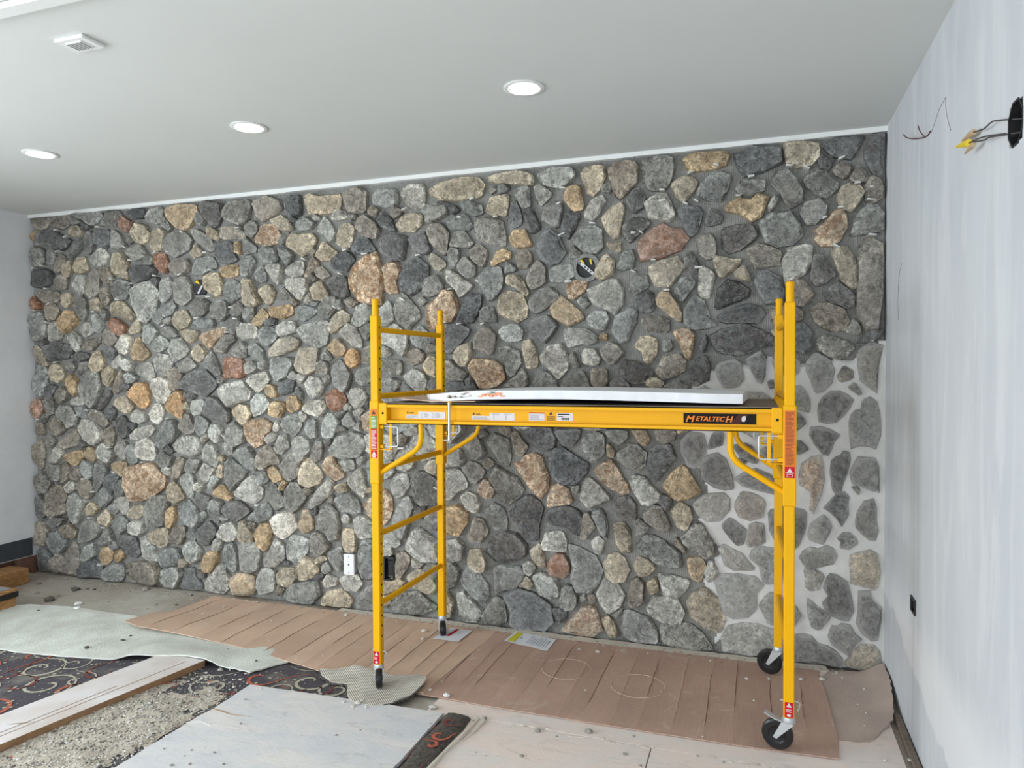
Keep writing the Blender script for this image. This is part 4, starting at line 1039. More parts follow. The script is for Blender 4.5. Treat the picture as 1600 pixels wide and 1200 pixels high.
g -4424,937 -4388,900 -4338,930 -4385,1053 -4434,1042
b -5059,2336 -5019,2314 -4965,2360 -4950,2447 -5030,2432 -5071,2366
g -3484,1975 -3408,1973 -3385,2043 -3428,2071 -3483,2047
b -4404,1869 -4306,1877 -4304,1924 -4327,1990 -4428,1898
g -5249,1247 -5181,1269 -5165,1339 -5218,1388 -5273,1367
d -4969,1675 -4891,1665 -4812,1693 -4824,1732 -4915,1743 -4982,1715
b -809,2287 -765,2255 -743,2269 -743,2327 -832,2318
l -2648,2582 -2589,2578 -2531,2590 -2550,2633 -2618,2647 -2657,2599
g -4556,652 -4493,665 -4478,752 -4515,789 -4579,719
d -4670,1711 -4633,1682 -4569,1691 -4543,1758 -4592,1787 -4670,1740
g -4031,1834 -3949,1842 -3995,1907 -4041,1927 -4101,1882
l -2319,372 -2225,396 -2243,453 -2318,447
d -4656,1238 -4593,1220 -4554,1288 -4603,1335 -4680,1296
g -3088,2077 -3015,2074 -2974,2081 -3055,2171 -3098,2103
n -2780,2219 -2731,2199 -2672,2222 -2750,2293 -2790,2253
g -4920,1557 -4854,1586 -4801,1625 -4812,1674 -4878,1665 -4945,1587
b -3800,2394 -3732,2408 -3731,2444 -3787,2502 -3845,2433
l -3669,307 -3624,301 -3577,396 -3644,409 -3691,332
l -5049,646 -4955,690 -4953,740 -5033,746 -5101,693
t -3192,1432 -3150,1406 -3108,1415 -3117,1485 -3180,1502 -3202,1467
b -5078,2110 -5025,2079 -4985,2117 -4983,2195 -5076,2189
d -1654,1512 -1673,1550 -1711,1537 -1709,1501 -1727,1472 -1678,1467 -1634,1475
r -5405,2091 -5350,2079 -5281,2087 -5307,2138 -5375,2190 -5408,2152
d -4718,1295 -4653,1344 -4601,1412 -4613,1460 -4678,1402 -4730,1344
g -4914,1243 -4823,1235 -4834,1303 -4873,1332 -4952,1321
g -3275,828 -3233,803 -3180,833 -3210,902 -3275,881
g -977,2276 -993,2289 -1003,2299 -1020,2320 -1038,2305 -1045,2288 -1049,2269 -1045,2244 -1019,2242 -997,2241 -980,2254 -977,2275
g -505,1688 -477,1687 -449,1716 -463,1752 -512,1760
l -2283,1754 -2323,1723 -2324,1700 -2302,1678 -2266,1674 -2225,1695 -2254,1738
g -1039,1604 -985,1604 -1000,1642 -1023,1702 -1054,1665
n -2187,1177 -2211,1161 -2197,1132 -2158,1110 -2122,1134 -2115,1171 -2154,1187
l -3695,744 -3661,755 -3592,831 -3647,865 -3705,780
w -4459,1604 -4410,1594 -4372,1623 -4372,1651 -4445,1690 -4495,1662
d -1819,2601 -1794,2552 -1742,2579 -1768,2605 -1871,2645 -1898,2639
l -4449,1499 -4362,1509 -4337,1547 -4410,1585 -4460,1576
n -5019,756 -4953,749 -4912,791 -4937,859 -5031,805
n -2221,2584 -2203,2558 -2148,2586 -2139,2610 -2193,2646 -2221,2624
l -2116,1169 -2044,1179 -2043,1220 -2079,1235 -2153,1193
l -2031,1402 -2011,1381 -1970,1390 -1960,1434 -1998,1450 -2031,1450 -2055,1439
n -5390,1134 -5363,1094 -5294,1096 -5305,1196 -5388,1195
b -1295,264 -1281,293 -1294,321 -1324,347 -1340,310 -1372,282 -1334,274
l -4584,1624 -4546,1605 -4496,1633 -4482,1700 -4519,1719 -4583,1653
d -5272,1407 -5204,1398 -5148,1468 -5202,1498 -5271,1468
g -1394,2184 -1377,2199 -1410,2239 -1442,2248 -1459,2172
n -1440,1179 -1407,1196 -1424,1242 -1456,1249 -1506,1232
t -4592,165 -4554,149 -4503,192 -4502,231 -4552,266 -4604,194
g -961,1940 -923,1976 -968,2022 -1007,1993
n -1731,1428 -1768,1459 -1800,1460 -1825,1454 -1820,1405 -1795,1408 -1747,1404
g -2168,1455 -2114,1447 -2077,1464 -2122,1521 -2159,1512
b -2621,782 -2553,794 -2571,853 -2630,841 -2660,814
n -1592,994 -1566,979 -1516,1020 -1566,1058 -1608,1025
l 55,2427 81,2452 107,2490 81,2520 49,2468
n -2529,1998 -2461,2037 -2528,2073 -2586,2050
g* 494,1450 512,1457 476,1523 440,1490
n -442,599 -386,546 -379,575 -428,644 -449,628
d -1951,1816 -1947,1765 -1918,1764 -1894,1793 -1891,1829 -1903,1857 -1938,1837
d -303,1714 -296,1678 -275,1685 -262,1755 -275,1784 -296,1756
g -3773,2646 -3717,2615 -3694,2658 -3749,2734 -3784,2674
g -4271,2373 -4186,2368 -4173,2424 -4233,2446 -4294,2393
l -5005,1331 -4873,1332 -4872,1362 -4937,1400 -5003,1380
n -1895,1739 -1925,1756 -1962,1752 -1981,1698 -1937,1696 -1895,1711
l -3186,1088 -3133,1107 -3112,1161 -3164,1168 -3218,1123
g -3896,382 -3827,368 -3803,407 -3848,459 -3907,418
n -2388,2604 -2323,2575 -2304,2623 -2350,2651 -2388,2637
g -3082,2458 -3041,2438 -2988,2512 -3009,2531 -3060,2508
g -1450,2661 -1413,2679 -1442,2712 -1478,2716 -1491,2689 -1489,2657
g -5283,1006 -5228,997 -5172,1059 -5239,1097 -5282,1056
b -3614,849 -3559,833 -3557,923 -3590,940 -3625,875
g -4085,2649 -4028,2599 -4004,2625 -4037,2710 -4072,2704
g -853,2613 -801,2601 -801,2667 -853,2650
g -2748,1665 -2689,1656 -2669,1673 -2717,1741 -2747,1699
b -827,1092 -790,1078 -782,1115 -827,1173
n -3125,126 -3136,91 -3166,57 -3121,42 -3085,56 -3067,93 -3099,107
l -3185,1634 -3184,1659 -3219,1675 -3258,1647 -3253,1611 -3227,1599 -3182,1610
t -5404,2622 -5335,2638 -5278,2694 -5361,2699 -5408,2663
d -3911,1408 -3842,1381 -3807,1418 -3830,1446 -3910,1445
g -4635,522 -4584,515 -4545,556 -4595,602 -4646,570
l -2747,225 -2687,256 -2726,313 -2766,283
g -5038,1587 -4985,1587 -4944,1626 -4983,1675 -5036,1646
t -3444,2418 -3400,2398 -3389,2433 -3410,2496 -3453,2481
g -4874,2739 -4889,2763 -4912,2779 -4941,2775 -4972,2777 -4989,2759 -4971,2738 -4964,2721 -4943,2712 -4919,2713 -4890,2718 -4874,2739
l -2935,1577 -2944,1540 -2952,1516 -2922,1501 -2897,1524 -2887,1535 -2866,1554 -2909,1574
g -4689,2010 -4639,1970 -4612,2027 -4649,2067 -4714,2040
l -2008,357 -2047,361 -2052,370 -2065,382 -2095,385 -2093,358 -2093,341 -2083,327 -2064,330 -2048,329 -2028,336 -2008,357
n -929,206 -886,239 -907,272 -950,261
w -3820,738 -3774,731 -3740,770 -3773,805 -3831,774
l -4048,841 -4039,882 -4079,896 -4136,884 -4124,855 -4083,830
d -3190,1901 -3155,1903 -3120,1909 -3109,1940 -3139,1952 -3173,1950 -3180,1941 -3208,1928
g -1588,1223 -1608,1223 -1637,1220 -1620,1182 -1608,1165 -1579,1181 -1563,1196
g -2738,1555 -2762,1539 -2743,1524 -2725,1488 -2697,1514 -2688,1544 -2707,1573
l -2861,1283 -2867,1297 -2897,1306 -2916,1322 -2934,1298 -2927,1272 -2911,1246 -2888,1248
b -2741,351 -2778,345 -2792,338 -2819,323 -2802,294 -2770,298 -2753,313 -2723,325
g -742,186 -737,208 -761,202 -771,192 -776,189 -786,185 -814,164 -793,153 -774,151 -761,165 -752,173 -742,186
g -4608,293 -4644,276 -4612,253 -4587,241 -4531,263 -4560,300 -4590,319
l -2805,2068 -2829,2089 -2836,2119 -2866,2090 -2876,2077 -2879,2049 -2850,2040
d* 58,1481 90,1488 77,1536 45,1523
l -2478,1334 -2515,1325 -2500,1294 -2469,1287 -2455,1305 -2428,1337 -2463,1347
d* -44,1088 -73,1095 -80,1101 -89,1108 -100,1103 -116,1094 -106,1079 -95,1074 -88,1067 -77,1066 -65,1073 -44,1088
g -2543,2594 -2517,2564 -2489,2581 -2471,2595 -2480,2614 -2506,2615 -2537,2625
l -2490,1200 -2452,1191 -2449,1225 -2454,1246 -2475,1267 -2487,1235 -2516,1220
l -1034,865 -1003,859 -987,913 -1042,902
g -2608,1327 -2630,1322 -2661,1314 -2637,1288 -2613,1272 -2591,1298 -2566,1325
g -2578,1998 -2584,2030 -2590,2059 -2622,2059 -2628,2029 -2628,2013 -2611,1990
n -2830,2230 -2843,2215 -2844,2200 -2828,2176 -2794,2188 -2774,2201 -2797,2224 -2813,2248
b -3969,168 -3934,173 -3904,184 -3890,208 -3928,224 -3958,234 -3966,209 -3973,198
w -3143,1177 -3101,1178 -3090,1214 -3110,1257 -3142,1221
l -2961,1528 -2931,1546 -2971,1598 -3013,1546
t -3097,775 -3055,777 -3033,831 -3064,847 -3096,801
l -2555,573 -2545,625 -2584,648 -2604,596
l -2018,1989 -1973,2028 -2009,2062 -2036,2030
d -2754,212 -2764,235 -2790,232 -2802,222 -2826,193 -2794,171 -2770,189
d -4468,1514 -4478,1474 -4499,1444 -4439,1451 -4409,1472 -4422,1500
t -863,1759 -826,1758 -818,1788 -848,1803 -871,1781
g -2904,1447 -2913,1457 -2922,1464 -2938,1483 -2964,1477 -2959,1453 -2954,1441 -2951,1428 -2934,1436 -2904,1394 -2904,1431 -2904,1447
d -3746,150 -3774,148 -3816,160 -3812,132 -3803,108 -3784,96 -3748,109
n -2800,2412 -2824,2396 -2859,2372 -2822,2362 -2805,2349 -2791,2372 -2775,2395
n -2929,2041 -2942,2069 -2951,2077 -2965,2092 -2989,2077 -3018,2063 -2974,2049 -2956,2027
n -2892,770 -2879,759 -2858,752 -2837,775 -2830,804 -2862,797 -2882,804 -2911,790
d -4935,1004 -4894,1007 -4868,1021 -4819,1032 -4852,1048 -4871,1060 -4914,1076 -4909,1042
g -5242,1252 -5265,1265 -5307,1267 -5322,1237 -5322,1212 -5280,1190 -5267,1222
l -3770,1110 -3736,1070 -3712,1102 -3696,1120 -3709,1156 -3733,1134
n -2735,710 -2695,708 -2653,705 -2669,734 -2677,763 -2707,740
l -2543,1364 -2552,1384 -2570,1363 -2587,1346 -2589,1323 -2555,1332 -2531,1323 -2524,1354
d -4126,2245 -4126,2261 -4135,2285 -4163,2267 -4176,2263 -4190,2255 -4191,2240 -4181,2228 -4165,2217 -4141,2214 -4132,2231 -4126,2245
l -2464,967 -2425,1010 -2444,1035 -2492,1000
g* 482,944 497,931 503,965 484,981 460,973
d -2798,654 -2804,681 -2835,663 -2855,646 -2839,611 -2803,628
l -4001,1988 -4033,1984 -4057,1977 -4078,1957 -4069,1926 -4029,1934 -4014,1958
n -1539,2656 -1489,2690 -1555,2712
d -4040,1037 -4056,1056 -4070,1041 -4098,1019 -4078,1008 -4040,989 -4006,1012
l -3732,540 -3717,558 -3725,580 -3744,589 -3782,580 -3769,553 -3771,518
g -4425,2551 -4389,2530 -4364,2556 -4375,2595 -4437,2580
g -3597,1557 -3616,1533 -3620,1506 -3579,1504 -3543,1533 -3575,1550
d -4841,2658 -4810,2676 -4765,2685 -4811,2706 -4839,2728 -4870,2720 -4849,2683
l -986,214 -950,232 -964,273 -993,249
b -2391,830 -2411,824 -2420,805 -2422,787 -2386,788 -2378,798 -2349,807 -2374,825
b -4417,2297 -4421,2332 -4452,2327 -4496,2305 -4471,2291 -4412,2267
d -2424,1379 -2427,1340 -2385,1351 -2380,1377 -2387,1389 -2411,1396
d -3069,294 -3085,278 -3098,243 -3057,256 -3015,265 -3045,291
g -2737,1126 -2722,1085 -2697,1093 -2683,1121 -2685,1142 -2717,1133
d -4394,1154 -4375,1174 -4362,1206 -4396,1208 -4442,1219 -4420,1176
g -2623,1231 -2628,1208 -2619,1181 -2598,1189 -2561,1197 -2589,1220
b -3913,1316 -3855,1317 -3889,1381 -3924,1325
n -3328,542 -3355,539 -3348,510 -3335,494 -3311,499 -3300,509 -3298,535
l -2818,2634 -2806,2601 -2793,2591 -2762,2595 -2753,2612 -2778,2627
l -3564,532 -3529,542 -3562,567 -3572,581 -3598,557 -3600,544 -3585,521
d -2949,2594 -2933,2610 -2955,2630 -2974,2633 -3000,2616 -2983,2595
b -3601,958 -3568,950 -3556,987 -3589,1004 -3612,976
g -2809,2022 -2788,2025 -2762,2050 -2792,2055 -2812,2059 -2824,2049 -2826,2028
d -5307,1833 -5320,1814 -5302,1800 -5278,1775 -5267,1806 -5249,1834 -5283,1840"""
TONE = {'g': (128,128,125), 'l': (162,160,154), 'w': (192,189,181), 'd': (96,96,98), 'k': (62,62,63), 'b': (172,157,132),
        't': (184,154,108), 'o': (196,146,76), 'r': (166,120,98), 'n': (136,126,114), 'x': (190,164,134)}
STAIN = {'r': 1.0, 'x': .85, 't': .25, 'b': .12, 'o': .35}
def stone(mb, tones, code, P, grout):
    n = len(P); cx = sum(p[0] for p in P)/n; cz = sum(p[1] for p in P)/n
    size = math.sqrt(abs(sum(P[i][0]*P[(i+1) % n][1]-P[(i+1) % n][0]*P[i][1] for i in range(n)))/2)
    Q = []
    for i in range(n):
        a, p, b = Vector(P[i-1]), Vector(P[i]), Vector(P[(i+1) % n])
        ea, eb = (a-p), (b-p)
        ang = ea.angle(eb, 3.1) if ea.length > 1e-6 and eb.length > 1e-6 else 3.1
        if ang < 2.0 and n < 10:
            Q += [p+ea*.16, p+eb*.16]
        else: Q.append(p)
        if eb.length > .55*size and n < 9:
            m = (p+b)/2; o = Vector((eb.y, -eb.x)).normalized(); Q.append(m+o*rng.uniform(-.012, .022)*size*1.5)
    N_ = len(Q); c = Vector((cx, cz))
    dep = min(.05, .028+.16*size)
    front = 4.072-rng.uniform(.002, .022) if not grout else 4.069-rng.uniform(0, .006)
    ta, tb = (rng.uniform(-.22, .22), rng.uniform(-.2, .2)) if not grout else (rng.uniform(-.05, .05), rng.uniform(-.05, .05))
    sh = rng.uniform(.87, .95) if not grout else .94
    inn = rng.uniform(.42, .66); cc = c+Vector((rng.uniform(-.12, .12), rng.uniform(-.12, .12)))*size
    o = len(mb.v)
    def add(q, y): mb.v.append((min(q.x, XR-.003), min(max(y, 4.028), 4.14), max(q.y, .006)))
    Q = [c+(q-c)*1.035 for q in Q]
    for q in Q: add(q, YB+.012)
    for q in Q: add(q, front+(dep*(.32+rng.uniform(-.1, .12)) if not grout else .009))
    for q in Q:
        r = c+(q-c)*(sh+rng.uniform(-.05, .05)); add(r, front+.005+rng.uniform(-.003, .005)+ta*(r.x-c.x)+tb*(r.y-c.y))
    for q in Q:
        r = cc+(q-c)*(inn+rng.uniform(-.1, .1)); add(r, front-.006+rng.uniform(-.006, .004)+ta*(r.x-c.x)*1.1+tb*(r.y-c.y)*1.1)
    add(cc, front-.008+rng.uniform(-.005, .004)); ce = len(mb.v)-1
    for L in range(3):
        for i in range(N_):
            a, b = o+L*N_+i, o+L*N_+(i+1) % N_; mb.face((a, b, b+N_, a+N_))
    for i in range(N_): mb.face((o+3*N_+i, o+3*N_+(i+1) % N_, ce))
    j = rng.uniform(.86, 1.14); w = rng.uniform(-.035, .035)
    r, g, b, _ = lin(*TONE[code], 1.72); b *= .90; r *= 1.01
    L_ = .3*r+.5*g+.2*b; ds = .40 if code in 'gldwk' else .30
    r, g, b = (r+(L_-r)*ds+.022, g+(L_-g)*ds+.022, b+(L_-b)*ds+.022)
    cl = (r*j*(1+w), g*j, b*j*(1-w))
    tones.append((N_, len(mb.v)-o, cl, STAIN.get(code, rng.choice((0, 0, 0, .12))), (rng.uniform(.45, .8) if grout else rng.choice((0, .05, .1, .25)))))
def stone_obj(name, mb, tones):
    me = bpy.data.meshes.new(name); me.from_pydata(mb.v, [], mb.f); me.materials.append(M['stone'])
    bm = bmesh.new(); bm.from_mesh(me); bmesh.ops.recalc_face_normals(bm, faces=bm.faces)
    # open backs: make sure the fronts face the room
    if sum(f.normal.y*f.calc_area() for f in bm.faces) > 0: bmesh.ops.reverse_faces(bm, faces=bm.faces)
    bm.to_mesh(me); bm.free()
    a, s, d, wr = [], [], [], []
    for n_, k, c, st_, du in tones: a += [c[0], c[1], c[2], 1]*k; s += [st_]*k; d += [du]*k; wr += [0.]*n_+[.25 if du < .4 else 1.]*n_+[1.]*n_+[0.]*(k-3*n_)
    for nm, tp, key, val in (('tone', 'FLOAT_COLOR', 'color', a), ('stain', 'FLOAT', 'value', s), ('dust', 'FLOAT', 'value', d), ('wear', 'FLOAT', 'value', wr)):
        me.attributes.new(nm, tp, 'POINT').data.foreach_set(key, val)
    me.polygons.foreach_set('use_smooth', [True]*len(me.polygons)); me.set_sharp_from_angle(angle=math.radians(24))
    o = bpy.data.objects.new(name, me); COLL.objects.link(o); o.parent = wall_back; return o
small, stones_t = MB(), []
for k, line in enumerate(STONES.strip().split('\n')):
    f = line.split(); P = [tuple(int(v)/1000 for v in q.split(',')) for q in f[1:]]
    if k < 300:
        m_, t_ = MB(), []; stone(m_, t_, f[0][0], P, '*' in f[0]); stone_obj('stone', m_, t_)
    else: stone(small, stones_t, f[0][0], P, '*' in f[0])
tag(stone_obj('small_stone', small, stones_t), kind='stuff')
SHIMS = [(-5.103, 2.682, 0), (-5.011, 2.627, 0.35), (-5.295, 2.586, 0), (-5.094, 2.519, 0.1), (-5.259, 2.415, 0), (-5.355, 2.405, -0.15), (-4.679, 2.677, -0.15), (-4.651, 2.512, -0.15), (-4.426, 2.513, -0.5), (-4.367, 2.411, -0.15), (-4.556, 2.283, 0), (-4.359, 2.241, 0), (-5.223, 2.239, -0.15), (-4.762, 2.157, 0), (-4.497, 2.128, -0.15), (-5.35, 2.074, -0.15), (-5.199, 2.119, 0.35), (-4.739, 2.045, 0), (-5.223, 1.976, -0.5), (-4.14, 2.287, -0.15), (-5.136, 1.667, 0.1), (-4.815, 1.299, -0.5), (-4.725, 1.29, 0), (-4.927, 1.258, 0.35), (-4.61, 1.022, 0), (-5.332, 1.221, 0.1), (-4.29, 0.923, 0), (-4.874, 0.773, 0), (-4.772, 0.68, 0), (-4.858, 0.606, -0.5), (-5.209, 0.456, 0.35), (-4.816, 0.476, 0), (-4.675, 0.412, -0.15), (-4.564, 0.835, -0.5), (-5.155, 0.169, 0), (-4.721, 0.125, -0.15), (-3.888, 2.586, -0.5), (-4.019, 2.452, 0), (-4.137, 2.454, 0.35), (-3.687, 2.428, 0), (-3.644, 2.304, -0.15), (-3.403, 2.584, -0.15), (-3.912, 2.285, 0.35), (-3.659, 2.116, 0), (-4.156, 2.116, 0.1), (-3.768, 1.97, 0), (-4.063, 1.997, -0.5), (-3.502, 1.864, 0), (-3.435, 1.956, -0.15), (-3.176, 2.442, 0.1), (-3.466, 2.037, 0), (-3.524, 1.896, -0.15), (-4.071, 1.923, 0.35), (-3.542, 1.132, -0.5), (-4.043, 1.249, 0), (-3.273, 0.664, 0), (-2.869, 2.338, -0.5), (-2.635, 2.01, -0.5), (-2.553, 2.379, 0.1), (-2.406, 2.346, 0), (-2.589, 2.226, -0.5), (-2.024, 2.316, 0.1), (-1.898, 2.089, -0.5), (-2.135, 2.042, -0.5), (-2.116, 2.612, 0.35), (-1.738, 2.532, -0.15), (-1.656, 2.639, 0.35), (-1.618, 2.133, -0.5), (-1.503, 2.518, 0), (-1.806, 2.094, 0.1), (-1.747, 1.878, 0.1), (-1.59, 1.874, 0.35), (-1.082, 2.655, -0.15), (-1.105, 2.567, 0.35), (-0.906, 2.437, -0.15), (-1.087, 2.386, 0.35), (-1.049, 2.107, 0), (-0.821, 2.237, -0.15), (-0.67, 2.366, 0), (-0.626, 2.367, -0.5), (-0.508, 2.594, -0.15), (-0.558, 2.208, -0.15), (-0.67, 2.148, -0.5), (-0.484, 2.035, 0), (-0.508, 2.534, 0.1), (-0.355, 2.676, 0.35), (-0.382, 2.509, -0.5), (-0.324, 2.519, -0.5), (-0.218, 2.705, -0.5), (-0.036, 2.626, 0.1), (-0.101, 2.528, 0), (0.154, 2.665, -0.15), (0.239, 2.647, -0.5), (0.407, 2.68, 0.35), (0.483, 2.545, 0), (0.405, 2.426, 0), (0.326, 2.379, 0.35), (0.546, 2.455, -0.15), (0.557, 2.519, 0.1), (0.553, 2.275, -0.15), (0.382, 2.229, -0.5), (0.566, 1.937, 0), (0.547, 1.734, -0.15), (-0.31, 2.152, 0), (-2.154, 1.094, 0.1), (-1.913, 0.851, -0.5)]
for x, z, a in SHIMS:
    L, t = rng.uniform(.012, .021), rng.uniform(.004, .007); c, s = math.cos(a), math.sin(a)
    P = [(x+c*u-s*v, z+s*u+c*v) for u, v in ((-L, -t), (L, -t*.5), (L, t*.6), (-L, t))]
    part('spacer', MB().prism(P, 'y', 4.05, 4.11), M['shim'], wall_back)
# things set into the stone wall
def disc_poly(cx, cy, rx, ry, n=24, a0=0): return [(cx+rx*math.cos(a0+2*math.pi*i/n), cy+ry*math.sin(a0+2*math.pi*i/n)) for i in range(n)]
def ring(mb, outer, inner, axis, d0, d1, m=0):
    def pt(p, d): return {'x': (d, p[0], p[1]), 'y': (p[0], d, p[1]), 'z': (p[0], p[1], d)}[axis]
    n = len(outer); o = len(mb.v)
    mb.v += [pt(p, d0) for p in outer]+[pt(p, d0) for p in inner]+[pt(p, d1) for p in inner]+[pt(p, d1) for p in outer]
    for L in range(4):
        for i in range(n):
            j = (i+1) % n; mb.face((o+L*n+i, o+L*n+j, o+(L+1) % 4*n+j, o+(L+1) % 4*n+i), m)
def nut(name, root, a, b, mat, r=.008):
    a, b = Vector(a), Vector(b); return part(name, MB().tube([a, a+(b-a)*.45, a+(b-a)*.6, b], [r, r*.95, r*.6, r*.45], 10), mat, root, 50)
jx, jz = (-0.949, 2.184)
jb = thing('junction_box', (jx, 4.09, jz), 'open round electrical box with steel strap and yellow nuts high in the stone wall', 'electrical box')
mb = MB(); ring(mb, disc_poly(jx, jz, .086, .083, 24), disc_poly(jx, jz, .058, .060, 24), 'y', 4.118, 4.074); part('box_rim', mb, M['mortar'], jb)
part('box_interior', MB().prism(disc_poly(jx, jz, .0585, .0605, 24), 'y', 4.100, 4.112), M['black'], jb)
mb = MB(); a = math.radians(-41); c, s = math.cos(a), math.sin(a)
rot = lambda u, v: (jx+c*u-s*v, jz+s*u+c*v)
mb.prism([rot(u, v) for u, v in ((-.062, -.008), (.066, -.008), (.066, .009), (-.062, .009))], 'y', 4.083, 4.087)
part('strap', mb, M['steel'], jb)
mb = MB()
for u in (-.048, -.008, .014, .036): mb.prism([(p[0], p[1]) for p in disc_poly(*rot(u, 0), .0055, .0055, 8)], 'y', 4.0822, 4.0832)
part('strap_hole', mb, M['void'], jb)
nut('wire_nut', jb, (jx-.035, 4.088, jz+.052), (jx-.010, 4.086, jz+.026), M['nutyellow'])
nut('wire_nut', jb, (jx+.026, 4.088, jz+.050), (jx+.032, 4.086, jz+.018), M['nutyellow'])
bx, bz = (-3.764, 2.192)
sb = thing('wiring_box', (bx, 4.09, bz), 'small dark wiring recess with yellow nut at upper left of the stone wall', 'electrical box')
part('box_interior', MB().bbox((bx-.05, 4.09, bz-.055), (bx+.05, 4.116, bz+.055), .006), M['black'], sb)
nut('wire_nut', sb, (bx-.022, 4.085, bz+.040), (bx+.004, 4.083, bz+.022), M['nutyellow'], .012)
part('strap', MB().prism([(bx-.02, bz-.045), (bx-.004, bz-.05), (bx+.034, bz+.005), (bx+.02, bz+.012)], 'y', 4.083, 4.088), M['steel'], sb)
px_, pz_ = (-2.539, 0.316)
cp = thing('cover_plate', (px_, 4.06, pz_-.07), 'blank white cover plate low on the stone wall left of the scaffold', 'cover plate')
part('plate', MB().bbox((px_-.040, 4.046, pz_-.069), (px_+.040, 4.056, pz_+.069), .004).box((px_-.03, 4.056, pz_-.06), (px_+.03, 4.115, pz_+.06)), M['plate'], cp)
mb = MB()
for dz in (0, .052, -.052): mb.cyl((px_, 4.0455, pz_+dz), (0, 1, 0), .0055 if dz == 0 else .003, .002, 10)
part('screw', mb, M['printdark'], cp)
ox, oz = (-2.249, 0.311)
bo = thing('outlet_box', (ox, 4.06, oz-.08), 'open black outlet box low in the stone wall behind the left scaffold ladder', 'electrical box')
mb = MB(); ring(mb, [(ox-.037, oz-.078), (ox+.037, oz-.078), (ox+.037, oz+.078), (ox-.037, oz+.078)], [(ox-.029, oz-.068), (ox+.029, oz-.068), (ox+.029, oz+.068), (ox-.029, oz+.068)], 'y', 4.055, 4.118); part('box_frame', mb, M['black'], bo)
part('receptacle', MB().bbox((ox-.018, 4.075, oz-.05), (ox+.018, 4.112, oz+.05), .004), M['black'], bo)
part('box_interior', MB().box((ox-.030, 4.105, oz-.07), (ox+.030, 4.116, oz+.07)), M['void'], bo)

# ------------------------------------------------------------------ ceiling fittings
for (x, y), nm in zip(((-.965, 2.975), (-2.425, 2.985), (-3.82, 2.95)), ('nearest of the three and right above the scaffold', 'middle one of the row of three', 'farthest of the three beside the left wall')):
    t = thing('recessed_light', (x, y, H), 'lit round recessed ceiling light, '+nm, 'light', 'recessed ceiling lights')
    part('trim_ring', MB().lathe((x, y, H), (0, 0, -1), [(-.004, .066), (-.02, .062), (-.02, .066), (-.0, .088), (.004, .090), (.007, .084), (.006, .070), (-.02, .063)], 40), M['trimw'], t, 40)
    part('lens', MB().lathe((x, y, H), (0, 0, -1), [(-.012, .001), (-.010, .03), (-.004, .0655)], 40), M['lamp'], t, 60)
t = thing('ceiling_vent', (-2.385, 2.01, H), 'small square white ceiling fitting at the upper left near the header strip', 'vent')
part('base_plate', MB().bbox((-2.455, 1.955, H-.013), (-2.315, 2.055, H), .003), M['trimw'], t)
part('grille', MB().bbox((-2.425, 1.975, H-.017), (-2.345, 2.035, H-.011), .003), M['plate'], t)
mb = MB()
for k in range(5): mb.box((-2.418+k*.015, 1.98, H-.0182), (-2.411+k*.015, 2.03, H-.0168))
part('slot', mb, M['rim'], t)

# ------------------------------------------------------------------ right wall fittings
t = thing('electrical_box', (XR, 2.148, 2.218), 'open black octagonal box in the right wall with three wires hanging out', 'electrical box')
mb = MB(); sq = []
for y, z in oc: sq.append((min(max(y, 2.098), 2.198), min(max(z, 2.166), 2.270)))
ring(mb, [(2.148+(y-2.148)*1.12, 2.218+(z-2.218)*1.12) for y, z in oc], oc, 'x', XR-.0015, XR+.05); part('box_rim', mb, M['black'], t)
part('box_interior', MB().prism([(2.098, 2.166), (2.198, 2.166), (2.198, 2.27), (2.098, 2.27)], 'x', XR+.05, XR+.055), M['black'], t)
def wire(name, pts, r, mat, root):
    P = [Vector(p) for p in pts]; Q = []
    for i in range(len(P)-1):
        p0, p1, p2, p3 = P[max(i-1, 0)], P[i], P[i+1], P[min(i+2, len(P)-1)]
        for k in range(6):
            u = k/6; Q.append(.5*((2*p1)+(p2-p0)*u+(2*p0-5*p1+4*p2-p3)*u*u+(3*p1-p0-3*p2+p3)*u**3))
    Q.append(P[-1]); return part(name, MB().tube(Q, r, 8), mat, root, 60)
R_ = lambda u, v, d: (XR-d, RW(u, v)[0], RW(u, v)[1])
def ray(u, v):
    r, up, f = cam_axes(); return f+r*((u-800)/FPX)+up*((600-v)/FPX)
def RW(u, v):
    d = ray(u, v); t_ = XR/d.x; return (d.y*t_, 1.6+d.z*t_)
wire('wire', [R_(1581, 187, -.03), R_(1572, 187, .02), R_(1562, 190, .02), R_(1550, 200, .02), R_(1534, 205, .02)], .0022, M['wire'], t)
wire('wire', [R_(1580, 208, -.03), R_(1565, 210, .02), R_(1545, 214, .02), R_(1527, 222, .02)], .0022, M['wire'], t)
wire('wire', [R_(1580, 208, -.03), R_(1570, 212, .03), R_(1558, 217, .03), R_(1540, 220, .03)], .0022, M['wire'], t)
nut('wire_nut', t, R_(1534, 205, .02), R_(1516, 218, .02), M['nuttan'], .009)
nut('wire_nut', t, R_(1526, 222, .02), R_(1507, 228, .02), M['nutyellow'], .011)
nut('wire_nut', t, R_(1540, 224, .03), R_(1526, 238, .03), M['nuttan'], .007)
t = thing('wire_hook', R_(1448, 215, .0), 'thin maroon wire end hooked out of the right wall near the stone corner', 'wire')
wire('wire', [R_(1424, 209, .03), R_(1430, 214, .03), R_(1440, 216, .02), R_(1449, 213, .004), R_(1455, 205, .003)], .0025, M['wirered'], t)
wire('wire', [R_(1448, 195, .03), R_(1447, 205, .02), R_(1447, 213, .006)], .0022, M['wirered'], t)
mb = MB()
